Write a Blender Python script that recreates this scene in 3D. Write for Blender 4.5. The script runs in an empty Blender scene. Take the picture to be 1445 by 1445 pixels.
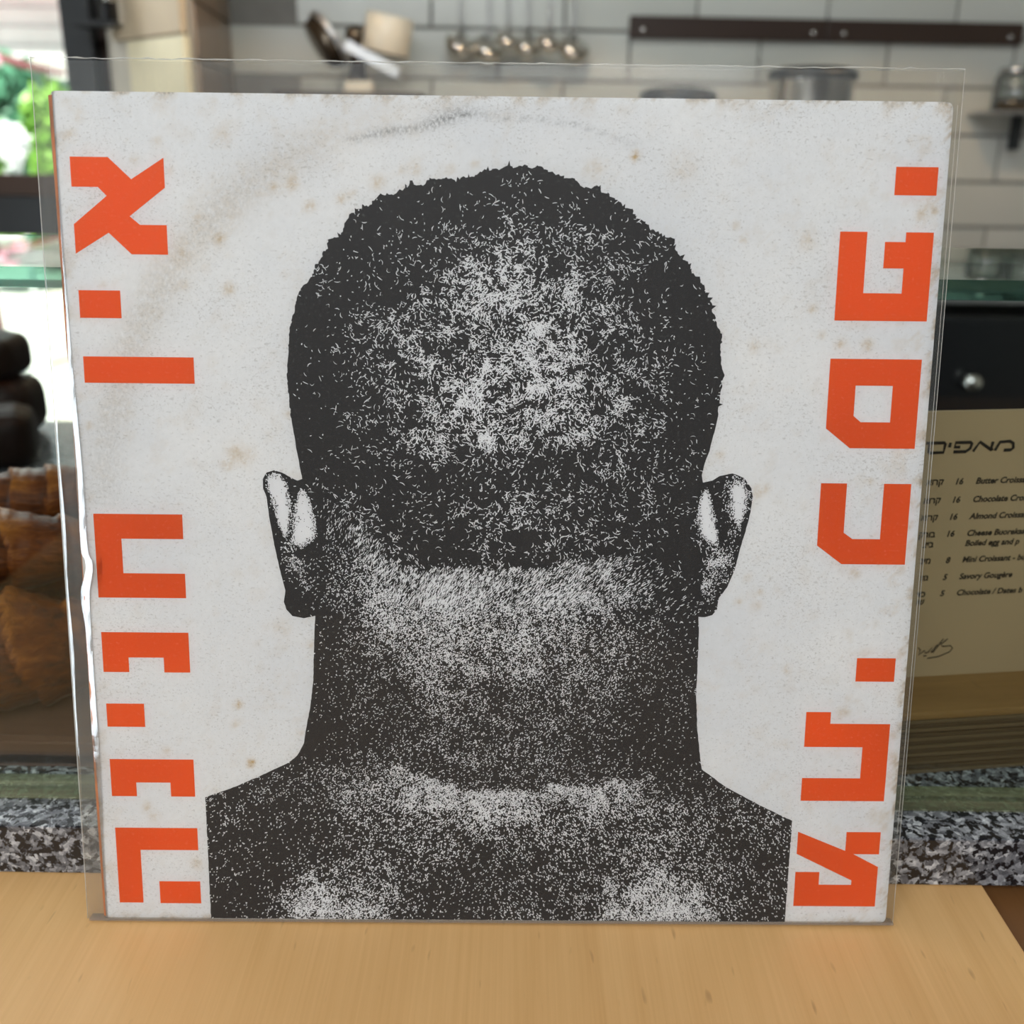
import bpy, bmesh, math, random
import numpy as np
from mathutils import Vector, Matrix
from mathutils.geometry import delaunay_2d_cdt, tessellate_polygon

# ------------------------------------------------------------------ camera, world, light, exposure
random.seed(7); rng = np.random.default_rng(7)
SC = bpy.context.scene
COL = SC.collection
CAM_LOC = (0.00391, -0.33036, 0.29222)
CAM_AXES = [[0.999903, -0.013962, -0.0], [0.004661, 0.333774, -0.942641], [0.013161, 0.94255, 0.333807]]
SLEEVE_AXES = [[0.999956, -0.0031, 0.008852], [0.009236, 0.160988, -0.986913], [0.001635, 0.986951, 0.16101]]

cam_data = bpy.data.cameras.new('camera'); cam = bpy.data.objects.new('camera', cam_data); COL.objects.link(cam)
cam.matrix_world = Matrix.Translation(CAM_LOC) @ Matrix(CAM_AXES).to_4x4()
cam_data.sensor_fit = 'HORIZONTAL'; cam_data.sensor_width = 36.0; cam_data.lens = 36.0 * 1430.0 / 1445.0
cam_data.clip_start = 0.01; cam_data.clip_end = 200
cam_data.dof.use_dof = True; cam_data.dof.focus_distance = 0.383; cam_data.dof.aperture_fstop = 9.0
SC.camera = cam

SC.view_settings.view_transform = 'Standard'; SC.view_settings.look = 'None'
SC.view_settings.exposure = 0.0; SC.view_settings.gamma = 1.0
try: SC.view_settings.use_curve_mapping = False
except Exception: pass

world = bpy.data.worlds.new('world'); SC.world = world; world.use_nodes = True
wn = world.node_tree.nodes; wl = world.node_tree.links
wn['Background'].inputs['Color'].default_value = (0.72, 0.84, 1.0, 1); wn['Background'].inputs['Strength'].default_value = 0.55

def lamp(name, kind, loc, target, energy, color, size=None, size_y=None):
    d = bpy.data.lights.new(name, kind); d.energy = energy; d.color = color
    if kind == 'AREA':
        d.shape = 'RECTANGLE'; d.size = size; d.size_y = size_y or size
    elif kind == 'SUN': d.angle = math.radians(0.6)
    elif size: d.shadow_soft_size = size
    o = bpy.data.objects.new(name, d); COL.objects.link(o); o.location = loc
    o.rotation_euler = (Vector(target) - Vector(loc)).to_track_quat('-Z', 'Y').to_euler()
    return o
lamp('sun', 'SUN', (-0.8, -4, 6.5), (0, 0, 0), 15.0, (1.0, 0.95, 0.88))
lamp('shopfront_daylight', 'AREA', (-0.35, -1.55, 1.40), (0, 0.05, 0.10), 38, (0.94, 0.97, 1.0), 2.0, 0.7)
lamp('side_window_daylight', 'AREA', (-1.66, -0.20, -0.26), (0, -0.20, -0.26), 20, (0.84, 0.93, 1.0), 0.66, 1.25)
for lx, lw in ((-0.50, 2.2), (0.12, 4.0), (0.85, 5.0)):          # shaded pendant lamps over the kitchen counter, above the frame
    l = lamp('pendant_lamp', 'SPOT', (lx, 1.62, 0.76), (lx, 1.62, 0), lw, (1.0, 0.68, 0.38), 0.03); l.data.spot_size = math.radians(134); l.data.spot_blend = 0.12
lamp('kitchen_fill_light', 'AREA', (0.0, 0.85, 1.35), (0.25, 2.1, 0.3), 5.5, (0.93, 1.0, 0.97), 0.22, 0.20)  # added cool fill for the tiles and ladle glints; no window stands here
lamp('door_daylight', 'AREA', (-1.28, 1.93, 1.05), (-0.1, 0.0, 0.0), 14, (0.93, 0.98, 1.0), 0.66, 0.85)

# ------------------------------------------------------------------ helpers
def tag(o, label=None, cat=None, group=None, kind=None):
    if label: o['label'] = label
    if cat: o['category'] = cat
    if group: o['group'] = group
    if kind: o['kind'] = kind
    return o
def empty(name, loc=(0, 0, 0), label=None, cat=None, group=None, rz=0.0, mat=None):
    o = bpy.data.objects.new(name, None); COL.objects.link(o); o.empty_display_size = 0.02
    o.location = loc; o.rotation_euler = (0, 0, rz)
    if mat is not None: o.matrix_world = mat
    return tag(o, label, cat, group)
def link_mesh(name, me, mat, parent=None, smooth=False):
    o = bpy.data.objects.new(name, me); COL.objects.link(o)
    if mat is not None and not me.materials: me.materials.append(mat)
    if parent is not None: o.parent = parent
    if smooth: me.shade_smooth()
    return o
def from_bm(name, bm, mat, parent=None, smooth=False):
    me = bpy.data.meshes.new(name); bm.to_mesh(me); bm.free()
    return link_mesh(name, me, mat, parent, smooth)
def from_py(name, v, f, mat, parent=None, smooth=False):
    me = bpy.data.meshes.new(name); me.from_pydata([tuple(map(float, p)) for p in v], [], [tuple(map(int, q)) for q in f]); me.update()
    return link_mesh(name, me, mat, parent, smooth)
def add_box(bm, c, s, rot=None, bev=0.0):
    r = bmesh.ops.create_cube(bm, size=1.0)
    vs = r['verts']; bmesh.ops.scale(bm, vec=s, verts=vs)
    if bev > 0:
        es = list({e for v in vs for e in v.link_edges})
        g = bmesh.ops.bevel(bm, geom=es, offset=bev, segments=2, affect='EDGES', profile=0.6)
        vs = list({v for f in g['faces'] for v in f.verts} | {v for v in vs if v.is_valid})
    if rot is not None: bmesh.ops.rotate(bm, cent=(0, 0, 0), matrix=rot, verts=vs)
    bmesh.ops.translate(bm, vec=c, verts=vs)
def box(name, c, s, mat, parent=None, rot=None, bev=0.0):
    bm = bmesh.new(); add_box(bm, c, s, rot, bev); return from_bm(name, bm, mat, parent)
def add_lathe(bm, prof, seg=24, M=None):
    rings = []
    for r, z in prof:
        ring = []
        for k in range(seg):
            a = 2 * math.pi * k / seg; p = Vector((r * math.cos(a), r * math.sin(a), z))
            ring.append(bm.verts.new(M @ p if M else p))
        rings.append(ring)
    for a, b in zip(rings, rings[1:]):
        for k in range(seg):
            bm.faces.new((a[k], a[(k + 1) % seg], b[(k + 1) % seg], b[k]))
    bm.faces.new(list(reversed(rings[0]))); bm.faces.new(rings[-1])
def lathe(name, prof, mat, parent=None, seg=24, M=None):
    bm = bmesh.new(); add_lathe(bm, prof, seg, M); return from_bm(name, bm, mat, parent, True)
def add_tube(bm, pts, r, seg=8):
    pts = [Vector(p) for p in pts]; rad = r if isinstance(r, (list, tuple)) else [r] * len(pts)
    rings = []; up = Vector((0.13, 0.29, 0.95)).normalized()
    for i, p in enumerate(pts):
        t = (pts[min(i + 1, len(pts) - 1)] - pts[max(i - 1, 0)]).normalized()
        a = t.cross(up)
        if a.length < 0.05: a = t.cross(Vector((1, 0, 0)))
        a.normalize(); b = t.cross(a)
        rings.append([bm.verts.new(p + (a * math.cos(2 * math.pi * k / seg) + b * math.sin(2 * math.pi * k / seg)) * rad[i]) for k in range(seg)])
    for u, w in zip(rings, rings[1:]):
        for k in range(seg): bm.faces.new((u[k], u[(k + 1) % seg], w[(k + 1) % seg], w[k]))
    bm.faces.new(list(reversed(rings[0]))); bm.faces.new(rings[-1])
def tube(name, pts, r, mat, parent=None, seg=8):
    bm = bmesh.new(); add_tube(bm, pts, r, seg); return from_bm(name, bm, mat, parent, True)

# ------------------------------------------------------------------ materials
class N:
    def __init__(s, name):
        s.m = bpy.data.materials.new(name); s.m.use_nodes = True; s.t = s.m.node_tree; s.t.nodes.clear()
        s.out = s.t.nodes.new('ShaderNodeOutputMaterial')
    def n(s, typ, **kw):
        o = s.t.nodes.new('ShaderNode' + typ)
        for k, v in kw.items():
            if k.startswith('_'): setattr(o, k[1:], v)
            else:
                key = k.replace('__', ' ')
                s.set(o.inputs[int(key[1:])] if key[0] == 'i' and key[1:].isdigit() else o.inputs[key], v)
        return o
    def set(s, inp, v):
        if isinstance(v, bpy.types.NodeSocket): s.t.links.new(v, inp)
        elif isinstance(v, tuple) and len(v) == 3 and inp.type == 'RGBA': inp.default_value = (*v, 1)
        else: inp.default_value = v
    def math(s, op, a, b=0.0, c=0.0, clamp=False):
        o = s.t.nodes.new('ShaderNodeMath'); o.operation = op; o.use_clamp = clamp
        s.set(o.inputs[0], a); s.set(o.inputs[1], b); s.set(o.inputs[2], c); return o.outputs[0]
    def ramp(s, fac, stops, interp='LINEAR'):
        o = s.t.nodes.new('ShaderNodeValToRGB'); o.color_ramp.interpolation = interp
        els = o.color_ramp.elements
        while len(els) < len(stops): els.new(0.5)
        for e, (p, c) in zip(els, stops):
            e.position = p; e.color = (*c, 1) if len(c) == 3 else c
        s.set(o.inputs[0], fac); return o.outputs[0]
    def mix(s, fac, a, b, mode='MIX'):
        o = s.t.nodes.new('ShaderNodeMix'); o.data_type = 'RGBA'; o.blend_type = mode
        s.set(o.inputs[0], fac); s.set(o.inputs[6], a); s.set(o.inputs[7], b); return o.outputs[2]
    def noise(s, vec=None, scale=5.0, detail=2.0, rough=0.5, dist=0.0):
        o = s.n('TexNoise', Scale=scale, Detail=detail, Roughness=rough, Distortion=dist)
        if vec is not None: s.set(o.inputs['Vector'], vec)
        return o.outputs[0]
    def coords(s, scale=(1, 1, 1), loc=(0, 0, 0), rot=(0, 0, 0)):
        c = s.t.nodes.new('ShaderNodeTexCoord'); m = s.t.nodes.new('ShaderNodeMapping')
        m.inputs['Scale'].default_value = scale; m.inputs['Location'].default_value = loc; m.inputs['Rotation'].default_value = rot
        s.t.links.new(c.outputs['Object'], m.inputs['Vector']); return m.outputs[0]
    def bsdf(s, color, rough=0.5, metal=0.0, bump=None, bump_d=0.001, bump_s=0.3, spec=0.5):
        b = s.n('BsdfPrincipled'); s.set(b.inputs['Base Color'], color); s.set(b.inputs['Roughness'], rough); s.set(b.inputs['Metallic'], metal)
        b.inputs['Specular IOR Level'].default_value = spec
        if bump is not None:
            bp = s.n('Bump', Strength=bump_s, Distance=bump_d); s.set(bp.inputs['Height'], bump); s.t.links.new(bp.outputs[0], b.inputs['Normal'])
        return b.outputs[0]
    def done(s, shader):
        s.t.links.new(shader, s.out.inputs[0]); return s.m

def plain(name, color, rough=0.5, metal=0.0, var=0.08, scale=20.0, spec=0.5):
    m = N(name); f = m.noise(m.coords(), scale, 3)
    lo = tuple(c * (1 - var) for c in color); hi = tuple(min(c * (1 + var), 1) for c in color)
    return m.done(m.bsdf(m.ramp(f, [(0.3, lo), (0.7, hi)]), rough, metal, spec=spec))

def mat_paper():
    m = N('printed_paper'); c = m.coords()
    big = m.noise(c, 14, 3, 0.6); fine = m.noise(c, 420, 2, 0.6)
    base = m.ramp(big, [(0.3, (0.70, 0.715, 0.735)), (0.7, (0.79, 0.79, 0.785))])
    base = m.mix(m.ramp(fine, [(0.35, (0.0,) * 3), (0.75, (0.16,) * 3)]), base, (0.52, 0.52, 0.51))
    st = m.n('Attribute', _attribute_name='stain'); sc = m.n('Attribute', _attribute_name='scuff')
    sn = m.noise(c, 330, 3, 0.7)
    sf = m.math('MULTIPLY', st.outputs['Fac'], m.math('MULTIPLY_ADD', sn, 3.2, -0.85, clamp=True), clamp=True)
    base = m.mix(sf, base, (0.50, 0.35, 0.17))
    gn = m.noise(m.coords((1, 0.7, 1)), 900, 2, 0.7)
    gf = m.math('MULTIPLY', sc.outputs['Fac'], m.math('MULTIPLY_ADD', gn, 3.4, -1.15, clamp=True), clamp=True)
    base = m.mix(gf, base, (0.10, 0.10, 0.10))
    # small grey flecks of wear all over, denser where a slow noise says so
    fl = m.noise(m.coords((1.0, 1.7, 1)), 720, 1, 0.5, 0.6)
    dens = m.noise(c, 30, 2)
    thr = m.math('MULTIPLY_ADD', dens, -0.26, 0.745)
    ff = m.math('MULTIPLY', m.math('SUBTRACT', fl, thr), 9.0, clamp=True)
    base = m.mix(m.math('MULTIPLY', ff, 0.26), base, (0.24, 0.22, 0.19))
    f2 = m.noise(m.coords((1.5, 1.0, 1), rot=(0, 0, 0.6)), 1150, 1, 0.5, 0.4)
    f3 = m.math('MULTIPLY', m.math('SUBTRACT', f2, m.math('MULTIPLY_ADD', dens, -0.20, 0.735)), 8.0, clamp=True)
    base = m.mix(m.math('MULTIPLY', f3, 0.34), base, (0.27, 0.24, 0.20))
    return m.done(m.bsdf(base, 0.62, spec=0.25))
def mat_ink(name, col, var=0.12):
    m = N(name); c = m.coords(); f = m.noise(c, 9, 2); g = m.noise(c, 800, 2)
    k = m.ramp(f, [(0.3, tuple(x * (1 - var) for x in col)), (0.7, tuple(x * (1 + var) for x in col))])
    k = m.mix(m.ramp(g, [(0.60, (0,) * 3), (0.8, (0.25,) * 3)]), k, tuple(min(1, x + 0.2) for x in col))
    return m.done(m.bsdf(k, 0.55, spec=0.25))
def mat_wood(name, a, b, grain=(60, 2.2, 60), rough=0.42, scale=1.0):
    m = N(name); c = m.coords(grain)
    f = m.noise(c, 1.6 * scale, 5, 0.62, 0.6); g = m.noise(m.coords((grain[0] * 6, grain[1] * 2.5, grain[2] * 6)), 1.5 * scale, 3, 0.6)
    big = m.noise(m.coords((4, 1.2, 4)), 1.2, 3)
    k = m.mix(m.math('MULTIPLY_ADD', m.math('MULTIPLY_ADD', g, 0.45, m.math('MULTIPLY', f, 0.55)), 1.7, -0.35, clamp=True), a, b)
    k = m.mix(m.ramp(big, [(0.35, (0,) * 3), (0.7, (0.45,) * 3)]), k, tuple(x * 1.12 for x in b))
    sp = m.noise(m.coords((260, 55, 260)), 1.0, 1)
    k = m.mix(m.ramp(sp, [(0.70, (0,) * 3), (0.80, (0.5,) * 3)]), k, tuple(x * 0.55 for x in a))
    return m.done(m.bsdf(k, rough, bump=f, bump_d=0.0004, bump_s=0.25, spec=0.4))
def mat_granite():
    m = N('speckled_granite'); c = m.coords()
    w = m.n('TexNoise', Scale=120.0, Detail=3.0); m.set(w.inputs['Vector'], c)
    cc = m.n('VectorMath', _operation='MULTIPLY_ADD'); m.set(cc.inputs[0], w.outputs[1]); cc.inputs[1].default_value = (0.006,) * 3; m.set(cc.inputs[2], c)
    v = m.n('TexVoronoi', Scale=430.0); m.set(v.inputs['Vector'], cc.outputs[0])
    f = m.noise(cc.outputs[0], 260, 4, 0.6)
    sep = m.n('SeparateColor'); m.set(sep.inputs[0], v.outputs['Color'])
    g = m.noise(cc.outputs[0], 420, 3, 0.6)
    base = m.ramp(m.math('MULTIPLY_ADD', sep.outputs[0], 0.45, m.math('MULTIPLY', g, 0.55)), [(0.20, (0.06, 0.063, 0.072)), (0.45, (0.17, 0.175, 0.19)), (0.62, (0.34, 0.35, 0.37)), (0.80, (0.70, 0.71, 0.72))])
    k = m.math('MULTIPLY_ADD', g, 0.30, m.math('MULTIPLY', f, 0.75))
    col = m.mix(m.ramp(k, [(0.520, (0, 0, 0)), (0.560, (1, 1, 1))]), base, (0.010, 0.011, 0.014))
    return m.done(m.bsdf(col, 0.14, spec=0.5))
def mat_pane(name, tint=(0.93, 0.97, 0.95), ior=1.45, rough=0.0, haze=0.0, haze_col=(0.8, 0.85, 0.85)):
    m = N(name); t = m.n('BsdfTransparent', Color=tint); g = m.n('BsdfGlossy', Color=(1, 1, 1), Roughness=rough)
    fr = m.n('Fresnel', IOR=ior); mx = m.n('MixShader'); m.t.links.new(fr.outputs[0], mx.inputs[0])
    m.t.links.new(t.outputs[0], mx.inputs[1]); m.t.links.new(g.outputs[0], mx.inputs[2]); o = mx.outputs[0]
    if haze > 0:
        d = m.n('BsdfDiffuse', Color=haze_col); mh = m.n('MixShader')
        s1 = m.noise(m.coords((900, 9, 1)), 1.0, 2, 0.6); s2 = m.noise(m.coords(), 900, 2)
        hz = m.math('MULTIPLY', m.math('MULTIPLY_ADD', s1, 1.3, m.math('MULTIPLY', s2, 0.9)), haze)
        m.set(mh.inputs[0], hz); m.t.links.new(o, mh.inputs[1]); m.t.links.new(d.outputs[0], mh.inputs[2]); o = mh.outputs[0]
    return m.done(o)
def mat_edge(name, col, fac=0.5, rough=0.15):
    m = N(name); t = m.n('BsdfTransparent', Color=col); p = m.bsdf(col, rough) if fac > 0 else m.n('BsdfGlossy', Color=(0.75, 0.9, 0.85), Roughness=0.15).outputs[0]; mx = m.n('MixShader', Fac=fac or 0.12)
    m.t.links.new(t.outputs[0], mx.inputs[1]); m.t.links.new(p, mx.inputs[2]); return m.done(mx.outputs[0])
def mat_foot():
    m = N('glass_foot_edge'); f = m.noise(m.coords((6, 300, 900)), 1.0, 3, 0.6); c = m.ramp(f, [(0.3, (0.20, 0.20, 0.12)), (0.55, (0.36, 0.36, 0.20)), (0.72, (0.75, 0.72, 0.42))])
    t = m.n('BsdfTransparent', Color=(0.86, 0.89, 0.80)); mx = m.n('MixShader', Fac=0.32); m.t.links.new(t.outputs[0], mx.inputs[1]); m.t.links.new(m.bsdf(c, 0.2), mx.inputs[2]); return m.done(mx.outputs[0])
def mat_crust():
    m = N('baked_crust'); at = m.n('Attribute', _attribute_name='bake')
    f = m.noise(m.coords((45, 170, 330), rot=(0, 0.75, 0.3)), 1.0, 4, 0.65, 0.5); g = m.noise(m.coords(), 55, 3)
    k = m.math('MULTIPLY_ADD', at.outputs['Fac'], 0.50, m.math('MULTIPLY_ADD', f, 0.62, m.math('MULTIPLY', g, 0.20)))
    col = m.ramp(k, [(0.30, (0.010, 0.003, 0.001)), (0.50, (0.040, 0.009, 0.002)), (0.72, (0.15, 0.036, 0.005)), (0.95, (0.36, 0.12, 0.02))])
    return m.done(m.bsdf(col, 0.42, bump=f, bump_d=0.002, bump_s=0.6, spec=0.16))
def mat_tile():
    m = N('glazed_tile'); f = m.noise(m.coords(), 6, 2); oi = m.n('ObjectInfo')
    k = m.ramp(oi.outputs['Random'], [(0, (0.49, 0.50, 0.46)), (1, (0.55, 0.56, 0.52))])
    k = m.mix(m.math('MULTIPLY', f, 0.2), k, (0.5, 0.48, 0.43)); return m.done(m.bsdf(k, 0.22))

M_PAPER = mat_paper(); M_BLACK = mat_ink('black_ink', (0.020, 0.018, 0.018)); M_ORANGE = mat_ink('orange_ink', (0.76, 0.088, 0.008))
M_SPECK = mat_ink('unprinted_white', (0.78, 0.785, 0.80), 0.04); M_CARD = plain('grey_card', (0.42, 0.36, 0.28), 0.7); M_SPINE = plain('orange_spine', (0.62, 0.20, 0.05), 0.5, var=0.4, scale=60)
M_FILM = mat_pane('clear_film', (0.965, 0.965, 0.955), 1.24, 0.10, 0.012); M_FILM_BACK = mat_pane('hazy_back_film', (0.88, 0.86, 0.82), 1.24, 0.12, 0.055); M_FILM_FOLD = mat_pane('folded_film', (0.94, 0.95, 0.95), 1.9, 0.13, 0.05)
M_SEAM = mat_edge('film_seam', (0.78, 0.74, 0.68), 0.18, 0.3); M_FILM_EDGE = mat_edge('film_edge', (0.85, 0.84, 0.80), 0.55, 0.3)
M_PLY = mat_wood('birch_plywood', (0.55, 0.295, 0.10), (0.75, 0.46, 0.20)); M_DARKWOOD = mat_wood('brown_wood', (0.13, 0.055, 0.018), (0.20, 0.09, 0.03))
M_TRAYWOOD = mat_wood('tray_wood', (0.075, 0.032, 0.020), (0.12, 0.060, 0.038), grain=(3, 60, 60)); M_BLOCK = mat_wood('oak_block', (0.17, 0.085, 0.025), (0.30, 0.165, 0.055), grain=(3, 50, 230), rough=0.5)
M_PLYDARK = mat_wood('dark_ply', (0.060, 0.036, 0.016), (0.11, 0.07, 0.035), grain=(4, 60, 700)); M_PLYDARK2 = mat_wood('pale_ply', (0.10, 0.062, 0.03), (0.17, 0.115, 0.06), grain=(4, 60, 700)); M_GRANITE = mat_granite(); M_GLASS = mat_pane('case_glass', ior=1.32); M_GLASS_EDGE = mat_edge('glass_edge', (0.42, 0.62, 0.56), 0.0, 0.1); M_GLASS_FOOT = mat_foot()
M_CRUST = mat_crust(); M_TILE = mat_tile(); M_GROUT = plain('grey_grout', (0.20, 0.19, 0.175), 0.8)
M_STEEL = plain('brushed_steel', (0.62, 0.61, 0.59), 0.16, 1.0); M_DULLSTEEL = plain('dull_steel', (0.50, 0.50, 0.50), 0.35, 1.0); M_DARKSTEEL = plain('dark_pan_steel', (0.11, 0.085, 0.06), 0.22, 0.8)
M_BLACKPAINT = plain('black_frame_paint', (0.016, 0.019, 0.022), 0.4); M_BLACKOVEN = plain('black_oven_enamel', (0.004, 0.004, 0.005), 0.25); M_DARKBROWN = plain('dark_brown_beam', (0.05, 0.025, 0.015), 0.55)
M_STRIP = mat_wood('walnut_strip', (0.022, 0.012, 0.008), (0.045, 0.026, 0.018), grain=(3, 50, 80), rough=0.35)
M_ALU = plain('bright_aluminium', (0.60, 0.61, 0.62), 0.45, 1.0); M_LADLE = plain('polished_ladle_steel', (0.70, 0.66, 0.60), 0.06, 1.0); M_CREAM = plain('cream_paint', (0.86, 0.78, 0.55), 0.5, scale=9); M_TAN = plain('tan_board', (0.58, 0.47, 0.33), 0.5, scale=9); M_MENU = plain('menu_card', (0.43, 0.295, 0.170), 0.42, scale=6)
M_INKTEXT = plain('menu_black_print', (0.008, 0.007, 0.006), 0.5); M_CANISTER = plain('cream_ceramic', (0.72, 0.66, 0.54), 0.3)
M_PLASTER = plain('wall_plaster', (0.60, 0.56, 0.48), 0.8); M_FLOOR = plain('dark_floor', (0.10, 0.09, 0.08), 0.6); M_CEIL = plain('ceiling_paint', (0.62, 0.60, 0.56), 0.8); M_DARKWALL = plain('dark_reflection_wall', (0.05, 0.048, 0.045), 0.7); M_SHADETILE = plain('shade_toned_tile', (0.24, 0.165, 0.10), 0.3)
M_PAVE = plain('pale_paving', (0.74, 0.72, 0.68), 0.8, scale=3); M_SIDING = plain('white_siding', (0.74, 0.75, 0.76), 0.6, scale=2); M_AWNING = plain('red_awning', (0.72, 0.06, 0.10), 0.6); M_MAROON = plain('maroon_branch', (0.16, 0.025, 0.035), 0.6)
M_LEAF = plain('bright_leaf', (0.20, 0.42, 0.06), 0.5, var=0.5, scale=3.0); M_LEAF2 = plain('blue_green_leaf', (0.07, 0.22, 0.13), 0.5, var=0.5, scale=3.0); M_PETAL = plain('pink_petal', (0.85, 0.45, 0.55), 0.5); M_JAR = mat_pane('jar_glass', (0.86, 0.90, 0.88), 1.5, 0.02, 0.06); M_LEAFW = plain('white_petal', (0.9, 0.92, 0.95), 0.5)

# ------------------------------------------------------------------ the setting
TZ = -0.0013                      # wooden counter top
box('floor', (0.3, 0.2, -0.975), (5.2, 5.2, 0.05), M_FLOOR)['kind'] = 'structure'
box('ceiling', (0.3, -0.2, 1.63), (4.1, 5.0, 0.06), M_CEIL)['kind'] = 'structure'
box('added_front_wall', (0.3, -2.2, 0.075), (4.0, 0.06, 2.05), M_DARKWALL)['kind'] = 'structure'  # unseen wall, added dark so glass and film reflect little
box('wall_right', (2.25, 0.35, 0.33), (0.06, 3.9, 2.56), M_PLASTER)['kind'] = 'structure'

# tiled back wall: each tile a piece
YAW = math.radians(3.0)
wall_back = empty('wall_back', (0.25, 2.17, 0), rz=YAW); wall_back['kind'] = 'structure'
box('grout_bed', (0.60, 0.055, 0.34), (3.1, 0.10, 2.6), M_GROUT, wall_back)
TW, TH, TG = 0.2965, 0.1035, 0.0065
tile_me = None
for r in range(-1, 7):
    z0 = 0.0345 + TH * (r + 0)
    off = 0.152 if r % 2 == 1 else 0.004
    for k in range(-4, 6):
        s0 = off + k * TW
        if s0 < -0.92 or s0 > 1.25: continue
        if tile_me is None:
            bm = bmesh.new(); add_box(bm, (0, 0, 0), (TW - TG, 0.010, TH - TG), bev=0.0016)
            tile_me = bpy.data.meshes.new('tile'); bm.to_mesh(tile_me); bm.free()
        o = link_mesh('tile', tile_me, M_TILE, wall_back); o.location = (s0 + TW / 2, 0.003, z0 + TH / 2)

# wall pier beside the door, tiled on its kitchen side
PC = Vector((-0.606, 1.75)); PL = Vector((-0.848, 1.97)); PR = Vector((-0.640, 2.13))
wall_side = empty('wall_side', (0, 0, 0)); wall_side['kind'] = 'structure'
bm = bmesh.new()
lo = [bm.verts.new((p.x, p.y, -0.95)) for p in (PC, PR, PR + Vector((-0.3, 0.1)), PL)]; hi = [bm.verts.new((v.co.x, v.co.y, 1.6)) for v in lo]
for i in range(4): bm.faces.new((lo[i], lo[(i + 1) % 4], hi[(i + 1) % 4], hi[i]))
from_bm('pier', bm, M_PLASTER, wall_side)
dv = (PR - PC); sl = dv.length; ang = math.atan2(dv.y, dv.x)
for r in range(1, 7):
    z0 = 0.0345 + TH * r
    for k in range(2):
        w = sl / 2 - 0.006
        p = PC + dv * ((k + 0.5) / 2)
        box('tile', (p.x + 0.004, p.y, z0 + TH / 2), (w, 0.008, TH - TG), M_SHADETILE, wall_side, rot=Matrix.Rotation(ang, 3, 'Z'))  # niche shade and warm light are put into this brown tile colour
wall_left = empty('wall_left', (-1.72, 0, 0)); wall_left['kind'] = 'structure'
for (y0, y1, z0, z1) in ((0.16, 2.05, -0.95, 1.61), (-2.2, -0.56, -0.95, 1.61), (-0.56, 0.16, -0.95, -0.82), (-0.56, 0.16, 0.52, 1.61)):
    box('plaster', (0, (y0 + y1) / 2, (z0 + z1) / 2), (0.06, y1 - y0, z1 - z0), M_PLASTER, wall_left)

# glazed door to the street
door = empty('door_1', (-1.2, 2.0, -0.95)); door['kind'] = 'structure'
def dpart(n, c, s, m): box(n, (c[0] + 1.2, c[1] - 2.0, c[2] + 0.95), s, m, door, bev=0.002)
dpart('jamb', (-0.905, 2.0, 0.32), (0.060, 0.09, 2.54), M_BLACKPAINT)
dpart('jamb', (-1.66, 2.0, 0.32), (0.060, 0.09, 2.54), M_BLACKPAINT)
dpart('head_rail', (-1.28, 2.0, 1.5), (0.70, 0.06, 0.12), M_BLACKPAINT)
dpart('mid_rail', (-1.283, 2.0, 0.149), (0.692, 0.05, 0.084), M_BLACKPAINT)
dpart('rail_cap', (-1.283, 2.0, 0.213), (0.692, 0.06, 0.044), M_DARKBROWN)
dpart('sill', (-1.283, 2.0, -0.90), (0.692, 0.07, 0.10), M_BLACKPAINT)
dpart('pane', (-1.283, 2.0, 0.837), (0.69, 0.006, 1.20), M_GLASS)
dpart('pane', (-1.283, 2.0, -0.37), (0.69, 0.006, 0.95), M_GLASS)
box('trim_1', (-0.855, 2.03, 0.32), (0.045, 0.05, 2.54), M_DARKBROWN)['kind'] = 'structure'

# street outside
box('pavement', (-4.0, 9.0, -1.02), (16, 13.2, 0.06), M_PAVE)['kind'] = 'structure'

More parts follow.
